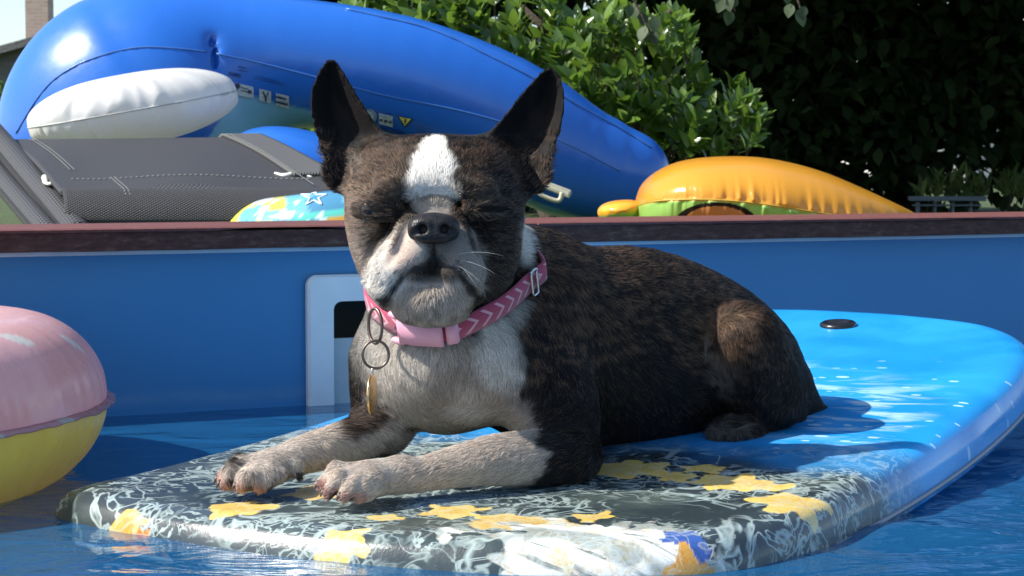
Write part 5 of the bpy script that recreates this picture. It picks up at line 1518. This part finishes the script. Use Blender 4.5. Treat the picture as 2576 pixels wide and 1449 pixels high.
for k in range(10):
    t = math.pi / 2 + 2 * math.pi * k / 10; r_ = 27 if k % 2 == 0 else 9
    star.append((790 + r_ * math.cos(t) * 1.25, 496 - r_ * math.sin(t) * 0.85))
sp_ = []
for i in range(10):
    for f in np.linspace(0, 1, 6, endpoint=False):
        a_, b_ = star[i], star[(i + 1) % 10]; p = on_ring(a_[0] + (b_[0] - a_[0]) * f, a_[1] + (b_[1] - a_[1]) * f)
        if p is not None: sp_.append(p)
if len(sp_) > 8: tube('starfish_print', sp_, 0.0012, flat_mat('star_white', (0.70, 0.76, 0.85)), ringo, seg=5, closed=True)

# ---- grey lounger pad propped on the edge
pad = empty('lounger_pad', V(at(420, 540, 2.8)))
tag(pad, 'dark grey woven lounger pad with white ties propped behind the coping', 'lounger pad')
def weave(name, col, sc, ang=0.6, strength=0.6):
    m = NT(name); c = m.coord('UV')
    w1 = m.n('TexWave', wave_type='BANDS', bands_direction='X'); m.l(m.mapping(c, (sc, sc, 1), rot=(0, 0, ang)), w1.inputs['Vector']); w1.inputs['Scale'].default_value = 1.0
    w2 = m.n('TexWave', wave_type='BANDS', bands_direction='Y'); m.l(m.mapping(c, (sc, sc, 1), rot=(0, 0, ang)), w2.inputs['Vector']); w2.inputs['Scale'].default_value = 1.0
    h_ = m.math('MULTIPLY', w1.outputs['Fac'], w2.outputs['Fac'])
    f = m.noise(c, 6.0, 4)
    cc = m.mix(h_, tuple(x * 0.55 for x in col), tuple(x * 1.25 for x in col))
    m.set(col=m.mix(m.math('MULTIPLY', f, 0.3), cc, tuple(x * 0.8 for x in col)), rough=0.6, spec=0.35)
    m.bump(h_, strength, 0.0025)
    return m.m
M_PAD = weave('grey_woven_fabric', (0.055, 0.055, 0.060), 100.0, 0.5, 0.5)
M_BIND = weave('pale_grey_binding', (0.13, 0.13, 0.125), 70.0, 0.78, 0.6)
M_ROLL = weave('coarse_grey_mesh', (0.075, 0.075, 0.08), 50.0, 0.78, 0.9)
FLc, FRc, NRc, NLc = at(-10, 345, 3.10), at(640, 338, 3.10), at(905, 478, 2.62), at(130, 478, 2.60)
def pad_pt(a, b):
    """a across 0..1, b 0 far edge .. 1 near edge, beyond 1 it rolls over the front"""
    e = FLc + (FRc - FLc) * a; f_ = NLc + (NRc - NLc) * a
    if b <= 1:
        p = e + (f_ - e) * b
        p = p + np.array([0, 0, 0.006 * math.sin(b * math.pi) + 0.0035 * math.sin(a * 9 + b * 4) * b])
        if b < 0.08: p[2] -= 0.012 * (1 - b / 0.08) ** 2
        return p
    d = (f_ - e) / np.linalg.norm(f_ - e); k = (b - 1) / 0.5 * math.pi * 0.9
    r_ = 0.030
    return f_ + d * r_ * math.sin(k) + np.array([0, 0, -r_ * (1 - math.cos(k))])
def pad_part(name, a0, a1, b0, b1, mat, lift=0.0, na=60, nb=60, th=0.006):
    A_ = np.linspace(a0, a1, na); B_ = np.linspace(b0, b1, nb)
    G = np.array([[pad_pt(a, b) for b in B_] for a in A_])
    nx = np.cross(np.gradient(G, axis=1), np.gradient(G, axis=0)); nx /= np.linalg.norm(nx, axis=2)[..., None] + 1e-12
    nx *= np.sign(nx[..., 2:3] + 1e-6) if b1 <= 1 else 1
    if nx[0, 0, 2] < 0: nx = -nx
    T_ = G + nx * lift; U_ = G + nx * (lift - th)
    vs = np.concatenate([T_.reshape(-1, 3), U_.reshape(-1, 3)])
    f1 = grid_faces(na, nb); f2 = f1[:, ::-1] + na * nb
    rim = [i * nb for i in range(na)] + [(na - 1) * nb + j for j in range(1, nb)] + [i * nb + nb - 1 for i in range(na - 2, -1, -1)] + [j for j in range(nb - 2, 0, -1)]
    k = len(rim); f3 = np.array([[rim[i], rim[i] + na * nb, rim[(i + 1) % k] + na * nb, rim[(i + 1) % k]] for i in range(k)])
    o = mesh_np(name, vs, np.concatenate([f1, f2, f3]), mat, pad, smooth=True)
    ul = o.data.uv_layers.new(name='UVMap'); li_ = np.zeros(len(o.data.loops), dtype=np.int32); o.data.loops.foreach_get('vertex_index', li_)
    uv_ = np.array([[(a * 0.62, b * 0.5) for b in B_] for a in A_]).reshape(-1, 2); uv_ = np.concatenate([uv_, uv_])
    ul.data.foreach_set('uv', uv_[li_].astype(np.float32).ravel())
    return o
pad_part('fabric_panel', 0.03, 0.97, 0.0, 1.0, M_PAD)
pad_part('front_roll', 0.03, 1.0, 0.985, 1.5, M_ROLL, 0.003, 70, 24)
pad_part('edge_binding', 0.855, 1.0, -0.03, 0.80, M_BIND, 0.006, 12, 50)
def uvtube(name, pts, r, mat, seg=16):
    n = len(pts); v_, f_ = tube_mesh(pts, r, seg)
    o = mesh_np(name, v_, f_, mat, pad)
    ul = o.data.uv_layers.new(name='UVMap'); L = np.concatenate([[0], np.cumsum(np.linalg.norm(np.diff(np.asarray(pts), axis=0), axis=1))])
    li_ = np.zeros(len(o.data.loops), dtype=np.int32); o.data.loops.foreach_get('vertex_index', li_)
    rm = float(np.max(r)); uv_ = np.array([(L[i // seg], (i % seg) / seg * 2 * math.pi * rm) for i in range(n * seg)])
    ul.data.foreach_set('uv', uv_[li_].astype(np.float32).ravel())
for (dx, r_, pl) in ((0, 0.020, [(-60, 290, 3.12), (10, 370, 2.98), (80, 452, 2.80), (150, 535, 2.64), (200, 595, 2.54)]), (0, 0.017, [(-90, 345, 3.08), (-25, 420, 2.92), (40, 495, 2.76), (105, 570, 2.60), (140, 610, 2.54)])):
    uvtube('side_roll', spline([at(*p) for p in pl], 40), r_, M_ROLL)
M_THREAD = simple('pale_thread', (0.24, 0.24, 0.235), 0.7, 0.1, 80)
def stitches(line, step=0.0075, gap=0.45, r=0.0007):
    L_ = spline(line, 160); seg_ = np.concatenate([[0], np.cumsum(np.linalg.norm(np.diff(L_, axis=0), axis=1))])
    V_, F_ = [], []
    for s_ in np.arange(0, seg_[-1] - step, step):
        ab = [np.array([np.interp(x, seg_, L_[:, d]) for d in range(3)]) for x in (s_, s_ + step * (1 - gap))]
        v_, f_ = tube_mesh(np.array([ab[0], (ab[0] + ab[1]) / 2 + np.array([0, 0, 0.0006]), ab[1]]), r, 5); b = sum(len(x) for x in V_)
        V_.append(v_); F_ += [[i + b for i in q] for q in f_]
    o = mesh_np('stitching', np.concatenate(V_), F_, M_THREAD, pad); tag(o, kind='stuff')
up3 = np.array([0, 0, 0.0015])
for a_ in (0.11, 0.125): stitches([pad_pt(a_ + 0.02 * b, b) + up3 for b in np.linspace(0.02, 0.72, 8)])
stitches([pad_pt(a, 0.84) + up3 for a in np.linspace(0.10, 0.92, 12)])
for a_ in (0.23, 0.243): stitches([pad_pt(a_, b) + up3 * 2.2 for b in np.linspace(0.84, 1.28, 10)])
stitches([pad_pt(0.862, b) + up3 * 4.5 for b in np.linspace(0.0, 0.98, 10)])
M_TIE = simple('white_cotton_tie', (0.62, 0.60, 0.56), 0.8, 0.08, 120)
tie = spline([at(112, 446, 2.72), at(118, 462, 2.69), at(140, 460, 2.68), at(160, 463, 2.69), at(166, 452, 2.71)], 24)
tube('tie_cord', tie, [0.0045] * 5 + [0.0026] * 12 + [0.0045] * 7, M_TIE, pad, seg=8)
tie = spline([at(692, 436, 2.735), at(715, 442, 2.72), at(750, 438, 2.725), at(785, 445, 2.71)], 24)
tube('tie_cord', tie, np.concatenate([np.linspace(0.002, 0.0042, 12), np.linspace(0.0042, 0.001, 12)]), M_TIE, pad, seg=8)
# ================================================================== plants, trees and the house far behind
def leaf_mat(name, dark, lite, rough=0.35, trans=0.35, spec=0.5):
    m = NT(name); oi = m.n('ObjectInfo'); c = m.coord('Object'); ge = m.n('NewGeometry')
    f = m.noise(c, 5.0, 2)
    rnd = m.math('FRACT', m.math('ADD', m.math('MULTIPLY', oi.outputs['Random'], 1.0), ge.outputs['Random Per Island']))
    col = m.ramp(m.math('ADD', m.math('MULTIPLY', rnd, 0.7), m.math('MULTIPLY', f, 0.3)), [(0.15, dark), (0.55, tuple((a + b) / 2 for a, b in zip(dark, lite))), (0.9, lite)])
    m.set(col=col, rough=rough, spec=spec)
    tl = m.n('BsdfTranslucent'); m.l(m.mix(0.5, col, (0.20, 0.34, 0.03), 'MIX'), tl.inputs[0])
    mx = m.n('MixShader'); mx.inputs[0].default_value = trans; m.l(m.b.outputs[0], mx.inputs[1]); m.l(tl.outputs[0], mx.inputs[2]); m.l(mx.outputs[0], m.out.inputs[0])
    m.bump(m.noise(c, 90.0, 3), 0.25, 0.002)
    return m.m
def leaf_shape(L, W_, fold=0.25, curl=0.12, n=6, tip=1.0):
    """one blade along +x with a midrib fold and a curl; verts, faces"""
    vs, fs = [], []
    for i in range(n + 1):
        t = i / n; w_ = W_ * 0.5 * (math.sin(math.pi * t ** 0.85) ** 0.8) if 0 < t < 1 else 0.0008
        x = L * t; z = -curl * L * t * t
        vs += [(x, -w_, z + fold * w_), (x, 0, z), (x, w_, z + fold * w_)]
    for i in range(n):
        a = i * 3; fs += [[a, a + 3, a + 4, a + 1], [a + 1, a + 4, a + 5, a + 2]]
    return np.array(vs), fs
def frame_of(d, up, roll=0.0):
    x = d / np.linalg.norm(d); y = np.cross(up, x)
    if np.linalg.norm(y) < 1e-3: y = np.cross(np.array([0, 1.0, 0]), x)
    y /= np.linalg.norm(y); z = np.cross(x, y)
    y2 = y * math.cos(roll) + z * math.sin(roll); z2 = np.cross(x, y2)
    return np.stack([x, y2, z2], 1)
def join_leaves(name, tf, shape, mat, parent, kind='stuff'):
    v0, f0 = shape; f0 = np.array(f0); n = len(tf)
    R_ = np.array([t[0] for t in tf]); p_ = np.array([t[1] for t in tf]); s_ = np.array([t[2] for t in tf])
    V_ = np.einsum('nij,kj->nki', R_, v0) * s_[:, None, None] + p_[:, None]
    F_ = (f0[None] + (np.arange(n) * len(v0))[:, None, None]).reshape(-1, f0.shape[1])
    o = mesh_np(name, V_.reshape(-1, 3), F_, mat, parent, smooth=True)
    if kind: tag(o, kind=kind)
    return o
rp = np.random.default_rng(21)
# ---- laurel shrub behind the whale
M_LAUR = leaf_mat('laurel_leaf', (0.040, 0.10, 0.015), (0.17, 0.27, 0.045), 0.26, 0.35, 0.7)
M_BARK = simple('brown_bark', (0.07, 0.05, 0.035), 0.85, 0.3, 40, 0.6, 0.01)
laurel = empty('laurel_shrub', V(np.array([at(1500, 500, 4.7)[0], 4.7, GROUND_Z])))
tag(laurel, 'sunlit laurel shrub with glossy green leaves behind the blue whale', 'shrub')
zones = [((1330, 70), (280, 110), 56), ((1560, 150), (190, 120), 44), ((1760, 300), (165, 95), 44), ((1010, 0), (170, 55), 20), ((1600, 300), (120, 80), 20), ((770, 320), (70, 35), 9), ((1450, 220), (130, 60), 14), ((1660, 60), (70, 60), 6)]
root = np.array([at(1500, 560, 4.75)[0], 4.75, GROUND_Z])
LT = []
nb = 0
for (cu, cv), (ru, rv), cnt in zones:
    for k in range(int(cnt * 1.45)):
        a_, r_ = rp.uniform(0, 6.283), math.sqrt(rp.random())
        u, v = cu + ru * r_ * math.cos(a_), cv + rv * r_ * math.sin(a_)
        Y = 4.42 + 0.50 * rp.random() ** 1.2
        tip_ = at(u, v, Y)
        d = (tip_ - root); d /= np.linalg.norm(d); d = d + np.array([-0.25, -0.55, 0.5]) + rp.normal(0, 0.3, 3); d /= np.linalg.norm(d)
        nl = rp.integers(7, 11)
        for j in range(nl):
            az = j * 2.4 + rp.uniform(-.3, .3); pit = rp.uniform(0.55, 1.15) * (0.5 + 0.5 * j / nl)
            s1 = np.cross(d, np.array([0.3, 0.2, 1.0])); s1 /= np.linalg.norm(s1); s2 = np.cross(d, s1)
            ld = d * math.cos(pit) + (s1 * math.cos(az) + s2 * math.sin(az)) * math.sin(pit)
            LT.append((frame_of(ld, d, rp.uniform(-.5, .5)), tip_ - d * 0.05 * (j / nl), rp.uniform(0.75, 1.2)))
        if k % 3 == 0 and nb < 60:
            nb += 1
            mid_ = tip_ - d * 0.16 + np.array([0, 0.06, -0.04])
            tube('twig', spline([tip_, mid_, mid_ * 0.6 + root * 0.4 + np.array([0, .15, .05])], 8), [0.0018, 0.002, .0025, .003, .0035, .004, .005, .006], M_BARK, laurel, seg=6)
for k in range(4):
    tube('stem', spline([root + np.array([rp.uniform(-.1, .1), 0, -0.02]), root + np.array([rp.uniform(-.3, .3), .1, .3]), root + np.array([rp.uniform(-.6, .5), .05, .62])], 12), np.linspace(0.02, 0.008, 12), M_BARK, laurel, seg=8)
LSH = leaf_shape(0.055, 0.023)
order = sorted(range(len(LT)), key=lambda i: LT[i][1][1] - 0.25 * LT[i][2])
me = None
for i in order[:300]:
    R_, p_, s_ = LT[i]
    if me is None:
        o = mesh_np('leaf', LSH[0], LSH[1], M_LAUR, laurel); me = o.data
        o.matrix_parent_inverse = Matrix.Identity(4)
    else:
        o = bpy.data.objects.new('leaf', me); COL.objects.link(o); o.parent = laurel
    M4 = Matrix([[*R_[0], 0], [*R_[1], 0], [*R_[2], 0], [0, 0, 0, 1]])
    o.matrix_local = Matrix.Translation(V(p_) - laurel.location) @ M4 @ Matrix.Diagonal((s_, s_, s_, 1))
join_leaves('inner_foliage', [LT[i] for i in order[300:]], LSH, M_LAUR, laurel)

# ---- dark trees: an unseen crown added above to shade the leafy wall behind
M_DARK = leaf_mat('shade_toned_tree_leaf', (0.010, 0.020, 0.009), (0.032, 0.056, 0.020), 0.8, 0.08, 0.1)  # leaf colour darkened to carry the deep shade of the trees
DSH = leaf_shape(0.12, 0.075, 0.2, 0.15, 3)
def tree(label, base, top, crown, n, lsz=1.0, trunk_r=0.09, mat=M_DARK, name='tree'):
    """crown: list of (centre, radii, share)"""
    t = empty(name, V(base)); tag(t, label, 'tree')
    tr = [np.array(base), np.array(base) * 0.5 + np.array(top) * 0.5 + np.array([rp.uniform(-.1, .1), rp.uniform(-.1, .1), 0]), np.array(top)]
    tube('trunk', spline(tr, 14), np.linspace(trunk_r, trunk_r * 0.45, 14), M_BARK, t, seg=10)
    for c_, r_, sh in crown[:5]:
        tube('limb', spline([np.array(tr[1]) * .3 + np.array(top) * .7, (np.array(top) + np.array(c_)) / 2 + np.array([0, 0, .12]), np.array(c_)], 8), np.linspace(trunk_r * 0.4, 0.012, 8), M_BARK, t, seg=6)
    L = []
    for c_, r_, sh in crown:
        k = int(n * sh)
        q = rp.normal(0, 1, (k, 3)); q /= np.linalg.norm(q, axis=1)[:, None]; q *= (rp.random(k) ** 0.45)[:, None]
        P_ = np.array(c_) + q * np.array(r_)
        D_ = rp.normal(0, 1, (k, 3)) + np.array([0, 0, -0.4])
        for p_, d_ in zip(P_, D_): L.append((frame_of(d_, np.array([0, 0, 1.0]), rp.uniform(-.8, .8)), p_, rp.uniform(0.6, 1.25) * lsz))
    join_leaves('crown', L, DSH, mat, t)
    return t
tree('unseen tree added above the frame to shade the garden trees', (-0.35, 7.4, GROUND_Z), (-0.1, 7.3, 2.0),
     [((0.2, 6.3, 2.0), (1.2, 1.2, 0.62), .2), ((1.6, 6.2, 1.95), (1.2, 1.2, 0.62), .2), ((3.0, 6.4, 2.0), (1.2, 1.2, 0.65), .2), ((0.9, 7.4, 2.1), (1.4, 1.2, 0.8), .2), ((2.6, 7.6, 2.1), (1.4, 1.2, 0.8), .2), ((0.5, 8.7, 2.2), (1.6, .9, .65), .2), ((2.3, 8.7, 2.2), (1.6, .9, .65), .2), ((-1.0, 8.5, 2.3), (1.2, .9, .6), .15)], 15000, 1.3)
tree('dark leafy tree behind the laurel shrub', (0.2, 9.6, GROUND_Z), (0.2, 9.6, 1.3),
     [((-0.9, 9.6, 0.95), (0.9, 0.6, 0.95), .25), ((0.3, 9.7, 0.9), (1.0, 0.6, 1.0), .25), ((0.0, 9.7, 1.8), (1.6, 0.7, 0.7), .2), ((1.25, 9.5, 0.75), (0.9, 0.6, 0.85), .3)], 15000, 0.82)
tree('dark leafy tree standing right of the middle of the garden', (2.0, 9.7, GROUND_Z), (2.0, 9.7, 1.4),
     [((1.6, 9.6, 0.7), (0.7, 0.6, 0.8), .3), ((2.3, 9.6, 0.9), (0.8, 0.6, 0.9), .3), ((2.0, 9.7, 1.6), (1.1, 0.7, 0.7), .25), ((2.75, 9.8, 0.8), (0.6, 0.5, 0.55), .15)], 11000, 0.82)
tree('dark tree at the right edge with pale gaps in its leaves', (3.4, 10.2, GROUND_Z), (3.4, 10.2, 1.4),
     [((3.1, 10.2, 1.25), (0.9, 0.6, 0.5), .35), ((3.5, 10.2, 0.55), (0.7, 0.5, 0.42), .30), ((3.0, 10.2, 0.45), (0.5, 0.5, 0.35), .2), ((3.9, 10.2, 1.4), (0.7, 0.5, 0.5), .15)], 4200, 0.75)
# hanging vine leaves at the top edge
M_VINE = leaf_mat('grey_green_vine_leaf', (0.03, 0.05, 0.025), (0.10, 0.135, 0.07), 0.6, 0.25, 0.3)
vine = empty('hanging_vine', V(at(1640, -60, 4.4))); tag(vine, 'drooping vine with dull broad leaves hanging in front of the laurel', 'vine')
VL = []
for (pl, nl) in (([(1560, -60), (1600, 10), (1625, 60), (1650, 110)], 9), ([(1800, -60), (1830, -10), (1850, 30)], 6), ([(1990, -40), (2010, 10), (2020, 50)], 4)):
    sp = spline([at(u, v, 4.35) for u, v in pl], 20); tube('tendril', sp, 0.0025, M_BARK, vine, seg=6)
    for k in range(nl):
        p_ = sp[int(3 + 16 * k / nl)] + rp.normal(0, 0.012, 3)
        VL.append((frame_of(np.array([rp.uniform(-.6, .6), -0.35, -1.0]), np.array([0, -1.0, 0.3]), rp.uniform(-.6, .6)), p_, rp.uniform(0.7, 1.15)))
VSH = leaf_shape(0.036, 0.028, 0.15, 0.2, 6)
me = None
for R_, p_, s_ in VL:
    if me is None:
        o = mesh_np('leaf', VSH[0], VSH[1], M_VINE, vine); me = o.data; o.matrix_parent_inverse = Matrix.Identity(4)
    else:
        o = bpy.data.objects.new('leaf', me); COL.objects.link(o); o.parent = vine
    o.matrix_local = Matrix.Translation(V(p_) - vine.location) @ Matrix([[*R_[0], 0], [*R_[1], 0], [*R_[2], 0], [0, 0, 0, 1]]) @ Matrix.Diagonal((s_, s_, s_, 1))
# weeds and low bench under the trees on the right
M_WEED = leaf_mat('pale_weed_leaf', (0.03, 0.055, 0.015), (0.10, 0.14, 0.04), 0.7, 0.3, 0.2)
WSH = leaf_shape(0.07, 0.018, 0.2, 0.3, 4)
def weed(label, u0, u1, v0, v1, Y, n):
    t = empty('weed_clump', V(np.array([at((u0 + u1) / 2, 500, Y)[0], Y, GROUND_Z]))); tag(t, label, 'plant')
    for k in range(3):
        b = np.array([at(u0 + (u1 - u0) * (k + .5) / 3, 500, Y)[0], Y, GROUND_Z]); tube('stem', [b, b + np.array([.02, 0, .1]), at(u0 + (u1 - u0) * (k + .5) / 3, v0, Y)], [.004, .003, .002], M_BARK, t, seg=6)
    L = []
    for k in range(n):
        p_ = at(rp.uniform(u0, u1), v0 + (v1 - v0) * rp.random() ** 0.7, Y + rp.normal(0, .08)); L.append((frame_of(np.array([rp.normal(0, .7), rp.normal(0, .5), 1.0]), np.array([0, -1.0, 0]), rp.uniform(-1, 1)), p_, rp.uniform(.6, 1.2)))
    join_leaves('foliage', L, WSH, M_WEED, t)
weed('pale green weeds above the low grey bench under the trees', 2300, 2480, 440, 500, 8.9, 130)
weed('pale green weeds at the far right edge under the trees', 2525, 2580, 445, 500, 8.9, 70)
M_BENCH = simple('grey_blue_painted_wood', (0.10, 0.13, 0.16), 0.6, 0.15, 14)
bench = empty('garden_bench', V(np.array([at(2390, 530, 8.5)[0], 8.5, GROUND_Z]))); tag(bench, 'low grey blue garden bench under the dark trees', 'bench')
def slab(name, u0, u1, v0, v1, Y, dep, mat, par):
    a_, b_ = at(u0, v1, Y), at(u1, v0, Y); bm = bmesh.new(); bm_box(bm, (a_[0], Y, a_[2]), (b_[0], Y + dep, b_[2])); return bm_obj(name, bm, mat, par, bevel=0.004)
for k in range(3): slab('slat', 2294, 2482, 494, 506, 8.5 + k * 0.11, 0.09, M_BENCH, bench)
slab('rail', 2296, 2470, 514, 519, 8.52, 0.02, M_BENCH, bench)
for u in (2308, 2350, 2395, 2440): slab('leg', u, u + 7, 507, 545, 8.53, 0.05, M_BENCH, bench)
# pale house seen through the gaps on the right
M_REND = simple('pale_render', (0.60, 0.58, 0.54), 0.8, 0.08, 3.0, 0.3, 0.02)
M_TILE = simple('grey_roof_tile', (0.13, 0.125, 0.12), 0.8, 0.25, 6.0, 0.6, 0.05)
M_GLASS = simple('dark_window_glass', (0.03, 0.04, 0.05), 0.12, 0.2, 4.0)
M_BRICK = None
m = NT('pale_chimney_brick'); c = m.coord('Object')
bk = m.n('TexBrick'); m.l(m.mapping(c, (1, 1, 1), rot=(math.pi / 2, 0, 0)), bk.inputs['Vector']); bk.inputs['Scale'].default_value = 1.0
bk.inputs['Color1'].default_value = (0.42, 0.27, 0.20, 1); bk.inputs['Color2'].default_value = (0.52, 0.38, 0.30, 1); bk.inputs['Mortar'].default_value = (0.45, 0.42, 0.38, 1)
bk.inputs['Brick Width'].default_value = 0.22; bk.inputs['Row Height'].default_value = 0.075; bk.inputs['Mortar Size'].default_value = 0.01
m.set(col=m.mix(m.math('MULTIPLY', m.noise(c, 7.0, 4), 0.5), bk.outputs[0], (0.30, 0.22, 0.18)), rough=0.85)
m.bump(bk.outputs['Fac'], -0.4, 0.02); M_BRICK = m.m
def house(label, x0, x1, y0, y1, h_, rise, ridge_x, chim=None, windows=()):
    t = empty('house', V(np.array([(x0 + x1) / 2, y0, GROUND_Z]))); tag(t, label, 'house')
    bm = bmesh.new(); bm_box(bm, (x0, y0, GROUND_Z - .02), (x1, y1, h_)); bm_obj('wall', bm, M_REND, t)
    e = 0.35; bm = bmesh.new()
    a = [(x0 - e, h_ - e * rise / (ridge_x - x0)), (ridge_x, h_ + rise), (x1 + e, h_ - e * rise / (x1 - ridge_x))]
    pr = a + [(x, z + 0.16) for x, z in a[::-1]]
    f0 = [bm.verts.new((x, y0 - .3, z)) for x, z in pr]; f1 = [bm.verts.new((x, y1 + .3, z)) for x, z in pr]
    for q in ((0, 1, 4, 5), (1, 2, 3, 4)):
        bm.faces.new([f0[i] for i in q]); bm.faces.new([f1[i] for i in q[::-1]])
    for i in range(6): bm.faces.new([f0[i], f0[(i + 1) % 6], f1[(i + 1) % 6], f1[i]])
    rf = bm_obj('roof', bm, M_TILE, t)
    bm = bmesh.new(); g = [bm.verts.new((x, y0 + .01, z)) for x, z in ((x0, h_), (x1, h_), (ridge_x, h_ + rise))] ; bm.faces.new(g); bm_obj('gable', bm, M_TILE if chim else M_REND, t)
    if chim:
        cx0, cx1, cy0, cy1, cz0, cz1 = chim
        bm = bmesh.new(); bm_box(bm, (cx0, cy0, cz0), (cx1, cy1, cz1)); bm_box(bm, (cx0 - .05, cy0 - .05, cz1 - .25), (cx1 + .05, cy1 + .05, cz1 - .1)); bm_obj('chimney', bm, M_BRICK, rf)
    for (wx, wz) in windows:
        bm = bmesh.new(); bm_box(bm, (wx, y0 - .05, wz), (wx + 1.0, y0 + .02, wz + 1.2)); w_ = bm_obj('window', bm, M_REND, t)
        bm = bmesh.new(); bm_box(bm, (wx + .08, y0 - .06, wz + .08), (wx + .92, y0 - .04, wz + 1.12)); bm_obj('pane', bm, M_GLASS, w_)
    return t
pc = at(47, 155, 40.0); pd_ = at(105, 155, 40.0)
house('house with grey roof and brick chimney far behind the whale', -17.0, -5.6, 40.0, 47.0, 0.9, 2.2, -9.0, (pc[0], pd_[0], 40.6, 41.1, 2.0, 5.2), ((-15, .2), (-12, .2)))
house('pale rendered house glimpsed through the right hand tree', 5.0, 13.0, 24.0, 30.0, 1.35, 1.4, 9.0, None, ((6.0, .3), (8.5, .3)))
M_BUSH = leaf_mat('light_green_bush_leaf', (0.05, 0.10, 0.02), (0.16, 0.22, 0.05), 0.5, 0.35, 0.4)
tree('light green bush in front of the far house at the left edge', (-5.6, 20.0, GROUND_Z), (-5.6, 20.0, 0.8), [((-5.6, 20.0, 0.85), (0.75, 0.5, 0.42), .6), ((-5.2, 20.2, 0.5), (0.5, 0.4, 0.4), .4)], 1500, 1.0, 0.05, M_BUSH, 'bush')
